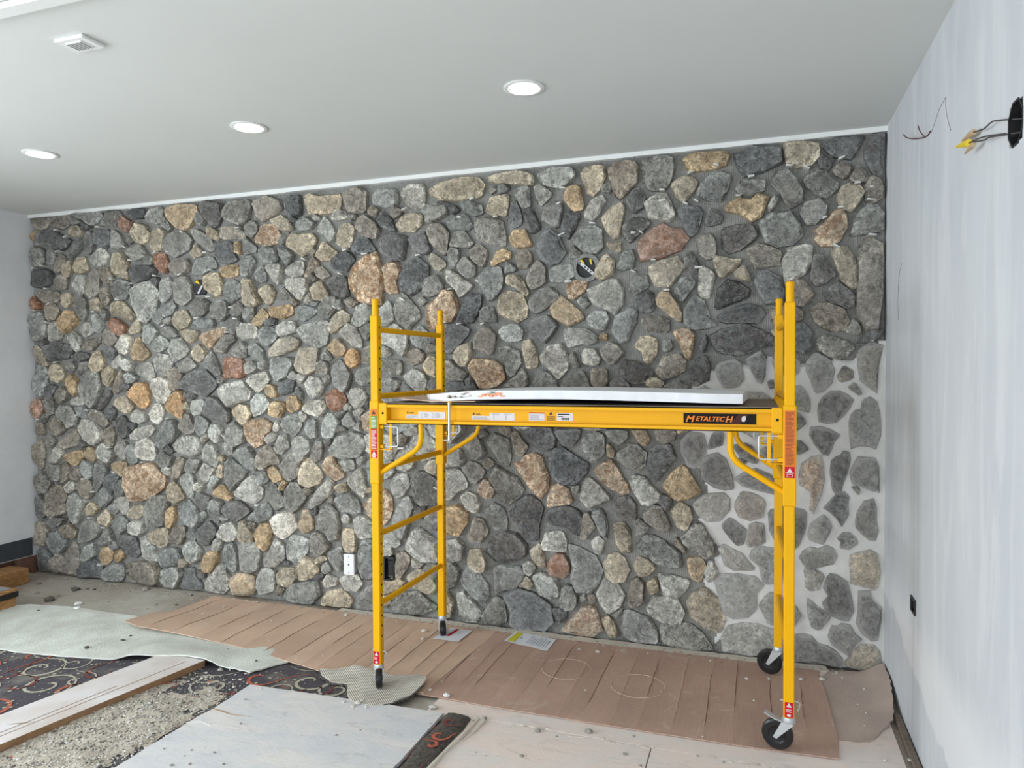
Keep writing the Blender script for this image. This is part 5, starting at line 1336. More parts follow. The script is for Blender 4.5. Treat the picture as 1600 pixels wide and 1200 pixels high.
for P in ([(1455, 208), (1462, 188), (1468, 170), (1478, 152)], [(1478, 152), (1478, 164), (1479, 176), (1482, 190), (1486, 204)], [(1409, 411), (1406, 424), (1404, 440), (1405, 458)], [(1404, 445), (1403, 470), (1404, 500)]):
    mb.tube([R_(u, v, .0002) for u, v in P], .0014, 5)
part('scratch', mb, M['crack'], wall_right)
t = thing('wall_box', (XR, 3.348, .598), 'small black box let into the right wall near the stone corner', 'electrical box')
mb = MB(); ring(mb, [(3.303, .567), (3.393, .567), (3.393, .630), (3.303, .630)], [(3.312, .576), (3.384, .576), (3.384, .621), (3.312, .621)], 'x', XR-.006, XR+.05); part('box_frame', mb, M['black'], t)
part('box_interior', MB().box((XR+.03, 3.31, .574), (XR+.04, 3.386, .623)), M['void'], t)

# ------------------------------------------------------------------ scaffold
Y0, Y1 = 3.0755, 3.8307; TW = .041
SC = thing('scaffold', (-.84, 3.47, 0), 'yellow steel rolling scaffold with plank platform standing before the stone wall', 'scaffold')
posts = {'FL': (-1.777, Y0+TW/2, .138), 'FR': (.122, Y0+TW/2, .168), 'RL': (-1.777, Y1+TW/2, .128), 'RR': (.100, Y1+TW/2, .172)}
def panel_y(x0, x1, z0, z1, y, t=.0012): return MB().box((x0, y-t, z0), (x1, y, z1))
def tri(mb, cx, cz, s, y, m=0): mb.prism([(cx-s, cz-s*.8), (cx+s, cz-s*.8), (cx, cz+s)], 'y', y-.0006, y, m)
def lines(mb, x0, x1, z0, z1, n, y, m=0, frac=.45, R=random.Random(3)):
    h = (z1-z0)/n
    for i in range(n):
        e = x1-(x1-x0)*R.choice((0, 0, .08, .3)); mb.box((x0, y-.0005, z0+i*h), (e, y, z0+i*h+h*frac), m)
for k, (x, y, zb) in posts.items():
    h = TW/2
    p = part('post', MB().bbox((x-h, y-h, zb), (x+h, y+h, 1.862), .004), M['yellow'], SC, 30)
    if k[1] == 'L':
        mb = MB(); z = .28
        while z < 1.83:
            if not 1.0 < z < 1.45: mb.cyl((x+h, y, z), (1, 0, 0), .0055, .001, 10)
            z += .0508
        part('pin_hole', mb, M['void'], p)
    c = part('platform_collar', MB().bbox((x-.0255, y-.0255, 1.036), (x+.0255, y+.0255, 1.445), .004), M['yellow'], SC, 30)
    q = part('coupling_pin', MB().lathe((x, y, 1.862), (0, 0, 1), [(-.02, .0165), (.062, .0165), (.070, .018), (.080, .0165), (.083, .013), (.083, .002)], 20), M['yellow'], SC, 40)
    part('pin_hole', MB().cyl((x+.0165, y, 1.91), (1, 0, 0), .004, .002, 8), M['void'], q)
    yf = y-.0255
    if k == 'FL':
        for nm, z0, z1, mt in (('orange', 1.372, 1.405, 'lab_orange'), ('green', 1.308, 1.372, 'lab_green'), ('red', 1.205, 1.308, 'lab_red'), ('red', 1.165, 1.203, 'lab_red')):
            l = part('warning_label', panel_y(x-.017, x+.017, z0, z1, yf), M[mt], c); l['label'] = nm+' warning label'
        mb = MB(); tri(mb, x, 1.388, .011, yf-.0013); part('label_print', mb, M['ink'], c)
        mb = MB(); lines(mb, x-.014, x+.014, 1.212, 1.304, 16, yf-.0013); lines(mb, x-.014, x+.014, 1.312, 1.368, 9, yf-.0013); tri(mb, x, 1.189, .010, yf-.0013); mb.box((x-.013, yf-.0018, 1.176), (x+.013, yf-.0013, 1.179)); mb.box((x-.009, yf-.0018, 1.168), (x+.009, yf-.0013, 1.174)); part('label_print', mb, M['lab_white'], c)
    if k == 'FR':
        for nm, z0, z1, mt in (('orange', 1.200, 1.425, 'lab_orange'), ('red', 1.152, 1.198, 'lab_red')):
            l = part('warning_label', panel_y(x-.019, x+.019, z0, z1, yf), M[mt], c); l['label'] = nm+' warning label'
        mb = MB(); lines(mb, x-.016, x+.016, 1.206, 1.420, 40, yf-.0013); part('label_print', mb, M['brownink'], c)
        mb = MB(); tri(mb, x, 1.183, .010, yf-.0013); mb.box((x-.016, yf-.0018, 1.171), (x+.016, yf-.0013, 1.174)); ring(mb, [(x-.011, 1.156), (x+.011, 1.156), (x+.011, 1.168), (x-.011, 1.168)], [(x-.0095, 1.1575), (x+.0095, 1.1575), (x+.0095, 1.1665), (x-.0095, 1.1665)], 'y', yf-.0013, yf-.0018); part('label_print', mb, M['lab_white'], c)
    if k[0] == 'F':
        l = part('caster_label', panel_y(x-.016, x+.016, zb+.006, zb+.068, y-h), M['lab_red'], p)
        mb = MB(); tri(mb, x, zb+.056, .010, y-h-.0013); lines(mb, x-.012, x+.012, zb+.028, zb+.042, 3, y-h-.0013); mb.prism(disc_poly(x, zb+.015, .008, .006, 8), 'y', y-h-.0018, y-h-.0013)
        part('label_print', mb, M['lab_white'], p)
        part('lock_pin', MB().tube([(x+h-.002, y, zb+.066), (x+h+.014, y, zb+.066), (x+h+.022, y, zb+.060), (x+h+.018, y, zb+.035), (x+h+.012, y, zb+.028)], .0025, 6).tube([(x-h-.012, y, zb+.066), (x+h, y, zb+.066)], .003, 6), M['chrome'], p, 50)
# ladder rungs
for a, b in (('FL', 'RL'), ('FR', 'RR')):
    xa, ya, _ = posts[a]; xb, yb, _ = posts[b]
    for z in (1.795, 1.466, 1.107, .782, .433):
        r = .0145
        part('rung', MB().bbox((min(xa, xb)-.012, ya+TW/2-.002, z-.0135), (max(xa, xb)+.012 if abs(xa-xb) < .01 else xa+.0, yb-TW/2+.002, z+.0135), .006) if abs(xa-xb) < .01 else MB().tube([(xa, ya+TW/2-.002, z), (xb, yb-TW/2+.002, z)], r, 12), M['yellow'], SC, 40)
# side rails: C-section with stickers
def rail(y, sgn, front):
    x0, x1 = -1.750, .094; zb, zt = 1.334, 1.4315
    mb = MB(); yo = y; yi = y+sgn*.036; ya, yb_ = sorted((yo, yi))
    w0, w1 = sorted((yi, yi-sgn*.004)); mb.box((x0, w0, zb), (x1, w1, zt))
    mb.box((x0, ya, zt-.004), (x1, yb_, zt)); mb.box((x0, ya, zb), (x1, yb_, zb+.004))
    l0, l1 = sorted((yo, yo+sgn*.004)); mb.box((x0, l0, zt-.017), (x1, l1, zt)); mb.box((x0, l0, zb), (x1, l1, zb+.017))
    r = part('side_rail', mb, M['yellow'], SC)
    for a, b in ((x0-.001, x0+.042), (x1-.041, x1+.001)):
        e0, e1 = sorted((yo-sgn*.004, yi)); part('end_plate', MB().bbox((a, e0, zb-.003), (b, e1, zt+.003), .003), M['yellow'], r)
        if front: part('bolt_hole', MB().cyl((a+.022, yo-sgn*.004, 1.385), (0, 1, 0), .006, .0014, 12), M['void'], r)
    return r
fr = rail(Y0+.002, 1, True); rail(Y1+TW-.002, -1, False)
yw = Y0+.002+.032        # face of the web that carries the stickers
def sticker(x0, x1, z0, z1, mt='lab_white'): return part('label', panel_y(x0, x1, z0, z1, yw), M[mt], fr)
sticker(-1.555, -1.410, 1.358, 1.393); sticker(-1.622, -1.556, 1.360, 1.378)
sticker(-1.185, -1.062, 1.358, 1.393); sticker(-1.275, -1.186, 1.360, 1.378)
sticker(-.992, -.918, 1.360, 1.393); sticker(-.860, -.785, 1.362, 1.398)
l = sticker(-.992, -.918, 1.3935, 1.398, 'lab_red'); l['label'] = 'red heading strip of a white label'
mb = MB(); yy = yw-.0013
for x0 in (-1.622, -1.275): tri(mb, x0+.010, 1.388, .006, yy); lines(mb, x0+.022, x0+.044, 1.383, 1.393, 2, yy)
tri(mb, -.888, 1.395, .008, yy); lines(mb, -.908, -.868, 1.363, 1.386, 5, yy, frac=.35)
for i in range(9): mb.box((-.838+i*.004, yy-.0005, 1.366), (-.836+i*.004+(.001 if i % 3 else 0), yy, 1.376))
mb.box((-.855, yy-.0005, 1.388), (-.800, yy, 1.394)); mb.box((-.855, yy-.0005, 1.380), (-.830, yy, 1.383))
part('label_print', mb, M['ink'], fr)
mb = MB()
lines(mb, -1.618, -1.560, 1.362, 1.377, 4, yy); lines(mb, -1.270, -1.190, 1.362, 1.377, 4, yy); lines(mb, -.988, -.922, 1.364, 1.390, 6, yy)
for x in (-1.540, -1.478): ring(mb, [(x, 1.364), (x+.010, 1.364), (x+.010, 1.388), (x, 1.388)], [(x+.0015, 1.3655), (x+.0085, 1.3655), (x+.0085, 1.3865), (x+.0015, 1.3865)], 'y', yy, yy-.0005); lines(mb, x+.016, x+.042, 1.366, 1.388, 5, yy)
for x in (-1.165, -1.105): mb.box((x, yy-.0005, 1.364), (x+.003, yy, 1.382)); lines(mb, x-.01, x+.03, 1.385, 1.391, 2, yy)
part('label_print', mb, M['greyink'], fr)
# name plate
part('name_plate', panel_y(-.300, -.006, 1.362, 1.406, yw), M['lab_black'], fr)['label'] = 'black name plate with orange lettering'
def text_mb(body, size, x, z, y, shear=.28, depth=.0004):
    cu = bpy.data.curves.new('lettering', 'FONT'); cu.body = body; cu.size = size; cu.shear = shear; cu.extrude = depth; cu.offset = size*.03
    o = bpy.data.objects.new('lettering', cu); COLL.objects.link(o); bpy.context.view_layer.update()
    me = bpy.data.meshes.new_from_object(o.evaluated_get(bpy.context.evaluated_depsgraph_get())); mb = MB()
    wdt = max(v.co.x for v in me.vertices)
    mb.v = [(x+v.co.x*1.0, y-v.co.z, z+v.co.y) for v in me.vertices]; mb.f = [tuple(p.vertices) for p in me.polygons]; mb.m = [0]*len(mb.f)
    bpy.data.objects.remove(o); bpy.data.curves.remove(cu); bpy.data.meshes.remove(me); return mb, wdt
def lettering(body, size, x0, x1, z):
    mb, wd = text_mb(body, size, 0, z, yw-.0018); k = (x1-x0)/wd
    mb.v = [(x0+v[0]*k, v[1], v[2]) for v in mb.v]; part('lettering', mb, M['lab_text'], fr)
lettering('M', .036, -.292, -.252, 1.3695); lettering('ETALTEC', .027, -.250, -.129, 1.3735); lettering('H', .036, -.130, -.096, 1.3700)
mb = MB()
for i in range(5): mb.prism([(-.108+i*.008, 1.363), (-.106+i*.008, 1.363), (-.070+i*.008, 1.404), (-.072+i*.008, 1.404)], 'y', yw-.0016, yw-.0012)
part('stripe', mb, M['brownink'], fr)
part('emblem', MB().prism([(-.063, 1.374), (-.052, 1.373), (-.046, 1.384), (-.048, 1.397), (-.058, 1.396), (-.064, 1.388)], 'y', yw-.0018, yw-.0012), M['lab_white'], fr)
# hook rod on the front rail
hk = part('hook_rod', MB().tube([(-1.373, Y0-.006, 1.440), (-1.373, Y0-.008, 1.30), (-1.373, Y0-.008, 1.262)], .0055, 8).tube([(-1.377, Y0-.008, 1.264), (-1.40, Y0-.006, 1.262), (-1.402, Y0+.03, 1.262)], .0035, 6), M['chrome'], SC, 50)
part('hook_bracket', MB().bbox((-1.384, Y0-.004, 1.425), (-1.366, Y0+.02, 1.446), .003), M['yellow'], hk)
part('hook_bracket', MB().bbox((-1.384, Y0-.006, 1.338), (-1.358, Y0+.01, 1.352), .003), M['yellow'], hk)
# knee braces
def arc(pts, n=6):
    P = [Vector(p) for p in pts]; out = [P[0]]
    for i in range(1, len(P)-1):
        a = P[i]+(P[i-1]-P[i]).normalized()*.055; b = P[i]+(P[i+1]-P[i]).normalized()*.055
        for k in range(n+1):
            u = k/n; out.append(a*(1-u)**2+P[i]*2*u*(1-u)+b*u*u)
    out.append(P[-1]); return out
for y in (Y0+.022, Y1+.018):
    d = 0 if y < 3.4 else .0
    part('knee_brace', MB().tube(arc([(-1.535, y, 1.336), (-1.535, y, 1.222), (-1.755, y, 1.090)]), .0128, 12), M['yellow'], SC, 50)
    part('knee_brace', MB().tube(arc([(-.108, y, 1.336), (-.108, y, 1.218), (.100 if y < 3.4 else .08, y, 1.090)]), .0128, 12), M['yellow'], SC, 50)
# spring latches under the rails
for k, (x, y, zb) in posts.items():
    s = 1 if k[1] == 'L' else -1
    if k == 'RL': s = 1
    xa = x+s*.024
    L = part('latch', MB().tube([(xa, y, 1.318), (xa+s*.088, y, 1.318), (xa+s*.094, y, 1.312), (xa+s*.094, y, 1.228), (xa+s*.088, y, 1.222), (xa, y, 1.222)], .004, 8), M['chrome'], SC, 50)
    [part('latch_bracket', MB().bbox((min(xa, xa+s*.02), y-.012, z), (max(xa, xa+s*.02), y+.012, z+.018), .002), M['yellow'], L) for z in (1.308, 1.212)]
    u, v = sorted((xa+s*.048, xa+s*.062)); part('latch_tab', MB().box((u, y-.003, 1.205), (v, y+.003, 1.335)), M['yellow'], L)
    u, v = sorted((xa, xa+s*.06)); part('latch_plate', MB().box((u, y-.015, 1.204), (v, y+.015, 1.208)), M['yellow'], L)
# casters
def caster(k, trail, zg, brake):
    x, y, zb = posts[k]; R0 = .0635 if k[1] == 'R' else .049; d = Vector((trail[0], trail[1], 0)).normalized(); ax = Vector((-d.y, d.x, 0))
    wc = Vector((x+trail[0], y+trail[1], zg+R0)); top = zb
    c = part('caster', MB().lathe((x, y, top), (0, 0, -1), [(-.03, .012), (-.002, .012), (-.002, .023), (.010, .0255), (.020, .0255), (.026, .023), (.026, .002)], 20), M['chrome'], SC, 40)
    mb = MB(); zt = top-.022
    for s in (-1, 1):
        o = ax*(s*.021)
        poly = [Vector((x, y, zt))-d*.024+o, Vector((x, y, zt))+d*.024+o, wc+d*.013-Vector((0, 0, .008))+o, wc-d*.002-Vector((0, 0, .013))+o, wc-d*.013+o]
        b = len(mb.v); mb.v += [tuple(p) for p in poly]+[tuple(p+ax*s*.003) for p in poly]; n = 5
        mb.face(range(b, b+n)); mb.face(list(range(b+n, b+2*n))[::-1])
        for i in range(n): mb.face((b+i, b+(i+1) % n, b+n+(i+1) % n, b+n+i))
    b = [Vector((x, y, zt))+d*u+ax*v for u, v in ((-.024, -.024), (.024, -.024), (.024, .024), (-.024, .024))]
    o = len(mb.v); mb.v += [tuple(p) for p in b]+[tuple(p+Vector((0, 0, .003))) for p in b]
    mb.face((o, o+1, o+2, o+3)); mb.face((o+7, o+6, o+5, o+4))
    for i in range(4): mb.face((o+i, o+(i+1) % 4, o+4+(i+1) % 4, o+4+i))
    mb.cyl(wc, ax, .008, .052, 12); part('fork', mb, M['chrome'], c)
    part('wheel', MB().lathe(wc, ax, [(-.010, .012), (-.012, R0-.0335), (-.0165, R0-.0275), (-.0165, R0-.0095), (-.012, R0-.0025), (0, R0), (.012, R0-.0025), (.0165, R0-.0095), (.0165, R0-.0275), (.012, R0-.0335), (.010, .012)], 36), M['rubber'], c, 30)
    if brake:
        p0 = Vector((x, y, top-.024))+d*.02
        mb = MB()
        for s, (u0, u1, z0, z1) in enumerate(((0, .035, 0, .004), (.035, .075, .004, .020))):
            P = [p0+d*u+ax*v+Vector((0, 0, z)) for u, z in ((u0, z0), (u1, z1)) for v in (-.014, .014)]
            o = len(mb.v); mb.v += [tuple(p) for p in P]+[tuple(p+Vector((0, 0, .004))) for p in P]
            for q in ((0, 1, 3, 2), (4, 6, 7, 5), (0, 2, 6, 4), (1, 5, 7, 3), (0, 4, 5, 1), (2, 3, 7, 6)): mb.face([o+i for i in q])
        part('brake_lever', mb, M['chrome'], c)
caster('FL', (.014, -.024), .028, False); caster('RL', (.012, -.022), .008, False)
caster('FR', (-.042, .012), .0235, True); caster('RR', (-.040, .012), .0235, False)
# deck
part('platform_deck', MB().bbox((-1.735, Y0+.006, 1.432), (.080, Y1+TW-.006, 1.4365), .001), M['deck'], SC)
# loose sheets lying on the deck
single('plastic_sheet', sheet([(-1.40, Y0+.010), (-.10, Y0+.006), (-.09, 3.70), (-1.40, 3.72)], lambda x, y: 1.4415+.0015*noise.noise((x*6, y*6, 4)), .003, .12), M['lab_black'], 'thin black sheet showing under the front edge of the white foam board', 'sheet', (-.8, 3.4, 1.445))
single('cardboard_scrap', sheet([(-1.71, 3.20), (-1.62, Y0+.012), (-1.25, Y0+.008), (-1.18, 3.5), (-1.60, 3.62)], lambda x, y: 1.4475+.004*noise.noise((x*7, y*7, 9))+.010*sstep(-1.45, -1.7, x), .004, .05), M['card1'], 'torn brown cardboard scrap on the left end of the scaffold platform', 'cardboard', (-1.45, 3.3, 1.45))
def foam_z(x, y): return 1.4885+.012*math.exp(-((x+.85)/.5)**2)-.020*sstep(-1.25, -1.62, x)-.002*sstep(-.3, -.05, x)
fo = thing('foam_board', (-.8, 3.4, 1.45), 'long white foam board lying on the scaffold platform, slightly bowed', 'foam board')
mbf = sheet([(-1.60, 3.30), (-1.50, 3.13), (-1.38, Y0+.016), (-.165, Y0+.012), (-.06, Y0+.03), (-.045, 3.68), (-1.45, 3.72), (-1.62, 3.55)], foam_z, .040, .08, .004, 2)
part('board', mbf, M['foam'], fo, 40)
mb = MB(); R = random.Random(4)
for i in range(26):
    x = -1.40+R.random()*.25; z = foam_z(x, 3.1)-.03+R.random()*.022; mb.box((x, Y0+.014, z), (x+R.uniform(.006, .025), Y0+.024, z+R.uniform(.003, .008)))
part('torn_edge', mb, M['fring'], fo)
mb = MB()
for i in range(7):
    x = -1.235+i*.018; z = foam_z(x, 3.1)-.028+.004*(i % 3); mb.box((x, Y0+.0125, z), (x+.022, Y0+.022, z+.006+.005*(i % 2)))
part('paint_mark', mb, M['orangepaint'], fo)['label'] = 'orange paint mark on the front edge'

# ------------------------------------------------------------------ floor coverings
floor_o = bpy.data.objects['floor']
part('subfloor_panel', MB().bbox((-1.33, 2.0, 0), (-.42, 2.965, .015), .002), M['subpanel'], floor_o)
part('subfloor_panel', MB().bbox((-.415, 2.0, 0), (XR-.01, 2.965, .015), .002), M['subpanel'], floor_o)
part('subfloor_panel', MB().bbox((-1.45, 2.970, 0), (XR-.06, 4.02, .014), .002), M['subpanel'], floor_o)
mb = MB(); R = random.Random(8)
for i in range(46):
    x = R.uniform(-1.30, .5); y = 2.965+R.uniform(-.016, .016)
    b = bmesh.new(); bmesh.ops.create_icosphere(b, subdivisions=1, radius=1)
    for v in b.verts: v.co = Vector((x+v.co.x*R.uniform(.008, .03), y+v.co.y*R.uniform(.003, .010), .0145+v.co.z*.003))
    mb.bm(b)
mb.tube([(-1.19, 2.96, .017), (-1.20, 2.80, .018), (-1.22, 2.65, .018), (-1.225, 2.5, .018), (-1.235, 2.30, .018)], [.006, .012, .008, .013, .010], 6)
mb.tube([(-1.16, 2.95, .017), (-1.165, 2.85, .017), (-1.19, 2.76, .017)], [.010, .006, .003], 6)
tag(part('thinset_smear', mb, M['smear'], floor_o), kind='stuff')
# narrow strip of rough floor edge along the foot of the stones
mb = sheet([(-2.6, 3.99), (-1.2, 3.994), (.34, 3.99), (.34, 4.058), (-2.6, 4.058)], lambda x, y: .0205+.003*noise.noise((x*12, y*12, 2)), .02, .06, .006, 4)
tag(part('mortar_skirting', mb, M['smear'], floor_o), kind='stuff')

cp_ = thing('patterned_carpet', (-2.9, 2.6, 0), 'charcoal carpet with cream and orange scrolls on the floor at lower left', 'carpet')
CARPET = [(-4.75, 1.2), (-1.36, 1.2), (-1.34, 2.90), (-1.62, 2.96), (-1.75, 3.02), (-2.02, 3.14), (-2.35, 3.20), (-3.0, 3.25), (-4.75, 3.25)]
part('pile', sheet(CARPET, lambda x, y: .009+.0015*noise.noise((x*5, y*5, 1)), .009, .12), M['carpet'], cp_)
ZC = .0112
def ribbon(mb, pts, wd, m):
    o = len(mb.v); n = len(pts)
    for i, p in enumerate(pts):
        t = (pts[min(i+1, n-1)]-pts[max(i-1, 0)]).normalized(); q = Vector((-t.y, t.x)); h = wd*math.sin(math.pi*min(1, .12+.88*i/(n-1)))*.5+.001
        for s in (-1, 1): mb.v.append((p.x+q.x*h*s, p.y+q.y*h*s, ZC))
    for i in range(n-1): mb.face((o+2*i, o+2*i+1, o+2*i+3, o+2*i+2), m)
def swirl(mb, cx, cy, r, a0, turns, sgn, wd, m, tail=.0):
    P = []; K = 30
    for i in range(K):
        u = i/(K-1); rr = r*(.12+.88*u**.8); a = a0+sgn*turns*2*math.pi*u; P.append(Vector((cx+rr*math.cos(a), cy+rr*math.sin(a))))
    d = (P[-1]-P[-2]).normalized()
    for k in range(1, 7): P.append(P[-1]+d*tail/6); d = (d+Vector((-d.y, d.x))*sgn*-.14).normalized()
    ribbon(mb, P, wd, m)
mb = MB(); R = random.Random(17)
for cx, cy, r, a0, tr, sg, wd, m, tl in [
    (-3.62, 2.74, .13, .5, 1.25, 1, .022, 0, .16), (-3.40, 2.60, .14, 2.0, 1.3, -1, .020, 0, .18), (-3.16, 2.42, .15, 3.4, 1.5, 1, .026, 0, .22), (-3.70, 2.45, .12, 1.0, 1.2, -1, .018, 0, .14),
    (-3.05, 2.68, .15, 1.2, .8, -1, .024, 1, .20), (-3.42, 2.30, .13, 4.0, .7, 1, .028, 1, .10), (-3.95, 2.62, .12, 2.2, .9, 1, .028, 1, .18), (-3.80, 2.84, .10, 5.0, .9, -1, .018, 1, .20),
    (-2.15, 3.06, .13, .8, 1.2, 1, .020, 0, .16), (-1.98, 3.02, .10, 2.6, 1.2, -1, .016, 0, .12), (-2.42, 3.02, .10, 1.7, .7, 1, .022, 1, .20), (-2.60, 2.86, .12, 3.2, 1.2, -1, .018, 0, .16),
    (-2.70, 2.60, .14, .2, .8, 1, .026, 1, .22), (-2.62, 2.36, .13, 2.2, 1.2, 1, .02, 0, .18), (-2.45, 2.75, .10, 4.2, .8, -1, .022, 2, .2), (-2.1, 2.98, .12, 3.2, .6, 1, .022, 2, .24),
    (-3.25, 2.82, .12, .6, .7, -1, .02, 2, .28), (-3.55, 2.55, .11, 4.4, .6, 1, .02, 2, .30), (-3.0, 2.20, .12, 5.0, 1.1, -1, .02, 0, .2), (-2.85, 2.15, .12, 1.0, .7, 1, .024, 1, .2),
    (-3.30, 2.70, .09, 2.0, 1.0, 1, .014, 0, .10), (-3.85, 2.35, .12, 3.0, .8, 1, .03, 1, .2), (-3.5, 2.84, .08, .2, 1.1, 1, .014, 0, .1), (-3.22, 2.58, .10, 5.2, .6, -1, .024, 1, .16), (-3.75, 2.62, .10, 4.0, .5, 1, .02, 2, .3), (-2.78, 2.78, .10, .4, .8, 1, .02, 1, .2), (-2.9, 2.45, .12, 2.4, .7, -1, .03, 1, .2),
    (-4.15, 2.80, .13, .3, 1.1, -1, .02, 0, .2), (-2.25, 2.93, .07, .3, 1.0, -1, .014, 0, .1), (-1.45, 2.80, .09, 1.3, .8, 1, .03, 1, .1), (-1.40, 2.62, .08, 3.3, .9, -1, .03, 1, .1), (-1.5, 2.92, .06, 1, .6, 1, .02, 2, .2)]:
    swirl(mb, cx, cy, r, a0, tr, sg, wd*.72, m, tl)
for i in range(1500):
    x, y = R.uniform(-4.4, -1.36), R.uniform(1.95, 3.2)
    if not in_poly(CARPET, x, y): continue
    r = R.choice((.003, .004, .004, .005, .009)); mb.v += [(p[0], p[1], ZC+.0004) for p in disc_poly(x, y, r, r, 6)]; o = len(mb.v)-6; mb.face(range(o, o+6), 0 if R.random() < .9 else 1)
part('scroll_pattern', mb, [M['cream'], M['orange'], M['maroon']], cp_)

def pad_z(x, y):
    z = .022+.006*noise.noise((x*3, y*3, 5))
    z += .034*sstep(-3.36, -3.2, x)*(1-sstep(-2.80, -2.62, x))*(1-sstep(3.06, 3.3, y))
    z += .012*gauss(x, y, -2.62, 3.12, .12, .25)
    return z
PAD = [(-4.90, 2.86), (-4.55, 2.88), (-3.95, 2.845), (-3.55, 2.90), (-3.23, 2.962), (-3.10, 2.985), (-2.95, 3.03), (-2.80, 3.035), (-2.70, 3.02), (-2.60, 3.035), (-2.50, 3.03), (-2.46, 3.12), (-2.40, 3.215), (-2.43, 3.33), (-2.9, 3.42), (-3.4, 3.49), (-3.77, 3.51), (-4.29, 3.505), (-4.66, 3.46), (-4.9, 3.30)]
t = thing('carpet_pad', (-3.6, 3.2, 0), 'large pale grey-green upside-down carpet piece lapping over the wooden board end', 'carpet')
part('backing', sheet(PAD, pad_z, .007, .06, .004, 3), M['pad'], t, 40)

# wooden board: long, dusty, sawn edge towards the room
A, B, Cc, D = Vector((-3.243, 2.245)), Vector((-3.092, 3.005)), Vector((-2.800, 3.012)), Vector((-2.977, 2.071))
dv = (D-Cc).normalized(); a2 = Vector((-3.085, 3.04)); c2 = Vector((-2.795, 3.035)); da = (A-B).normalized()
t = thing('wooden_board', (-3.0, 2.5, .01), 'long dusty pale wooden board with brown sawn edge lying on the carpet', 'board')
P = [c2, c2+dv*1.9, a2+dv*1.9, a2]
mb = MB(); zt, z0 = .047, .0115
mb.v = [(p.x, p.y, z) for z in (z0, zt) for p in P]
mb.face((4, 5, 6, 7), 0); mb.face((3, 2, 1, 0), 1)
for i in range(4): mb.face((i, (i+1) % 4, 4+(i+1) % 4, 4+i), 1)
part('plank', mb, [M['boardtop'], M['boardedge']], t)
mb = MB()
for o_, s0, s1 in ((.075, .05, 1.35), (.11, .4, .8)):
    s_ = c2+(a2-c2).normalized()*o_; mb.tube([(s_+dv*s0).to_3d()+Vector((0, 0, zt)), (s_+dv*(s0+s1)/1.0).to_3d()+Vector((0, 0, zt))], .0016, 5)
mb.prism([(-3.12, 2.20), (-3.06, 2.235), (-3.02, 2.26), (-3.06, 2.225)], 'z', zt, zt+.0008)
part('grain_crack', mb, M['boardedge'], t)

# grey sheet in front
t = thing('grey_sheet', (-1.9, 2.5, .01), 'large dusty grey sheet lying flat on the carpet in the foreground', 'sheet')
SH = [(-2.393, 2.90), (-1.96, 2.915), (-1.84, 2.921), (-1.60, 2.93), (-1.355, 2.935), (-1.352, 1.7), (-2.405, 1.7), (-2.40, 2.55), (-2.385, 2.64)]
part('panel', sheet(SH, lambda x, y: .0295+.0006*noise.noise((x*6, y*6, 2)), .017, .15, .002, 6), M['panel'], t)
part('grain_crack', MB().tube([(-2.385, 2.635, .0298), (-2.33, 2.628, .0300), (-2.26, 2.615, .0298), (-2.16, 2.63, .0298)], [.0018, .004, .002, .001], 5), M['boardedge'], t)
part('corner_tape', MB().prism([(-2.41, 2.49), (-2.36, 2.53), (-2.27, 2.50), (-2.33, 2.515)], 'z', .030, .0312), M['whitefoam'], t)
# dark strip of carpet rolled up along the sheet edge
t = thing('carpet_strip', (-1.29, 2.6, 0), 'dark worn carpet strip with red scrolls along the right edge of the grey sheet', 'carpet')
mb = MB(); K = 24; prof = [(-.062, .018), (-.050, .030), (-.02, .034), (.02, .032), (.050, .026), (.060, .017)]
for i in range(K+1):
    y = 2.945-i*.05; x = -1.283+.006*math.sin(i*.9)
    for u, z in prof: mb.v.append((x+u+.004*noise.noise((i*.7, u*30, 0)), y, z+.003*noise.noise((i*.8, u*20, 5))))
n = len(prof)
for i in range(K):
    for j in range(n-1): a = i*n+j; mb.face((a, a+1, a+n+1, a+n))
mb.face(range(n)); part('pile', mb, M['fray'], t, 50)
ZC0 = ZC; mb = MB()
for (cx, cy, r, a0, m) in ((-1.285, 2.86, .035, .4, 2), (-1.28, 2.74, .045, 1.3, 1), (-1.285, 2.66, .03, 3.2, 1), (-1.27, 2.45, .04, 2, 2), (-1.28, 2.30, .03, 1, 1)):
    ZC = .0365; swirl(mb, cx, cy, r, a0, .8, 1, .014, m, .05)
part('scroll_pattern', mb, [M['cream'], M['orange'], M['maroon']], t)
ZC = ZC0

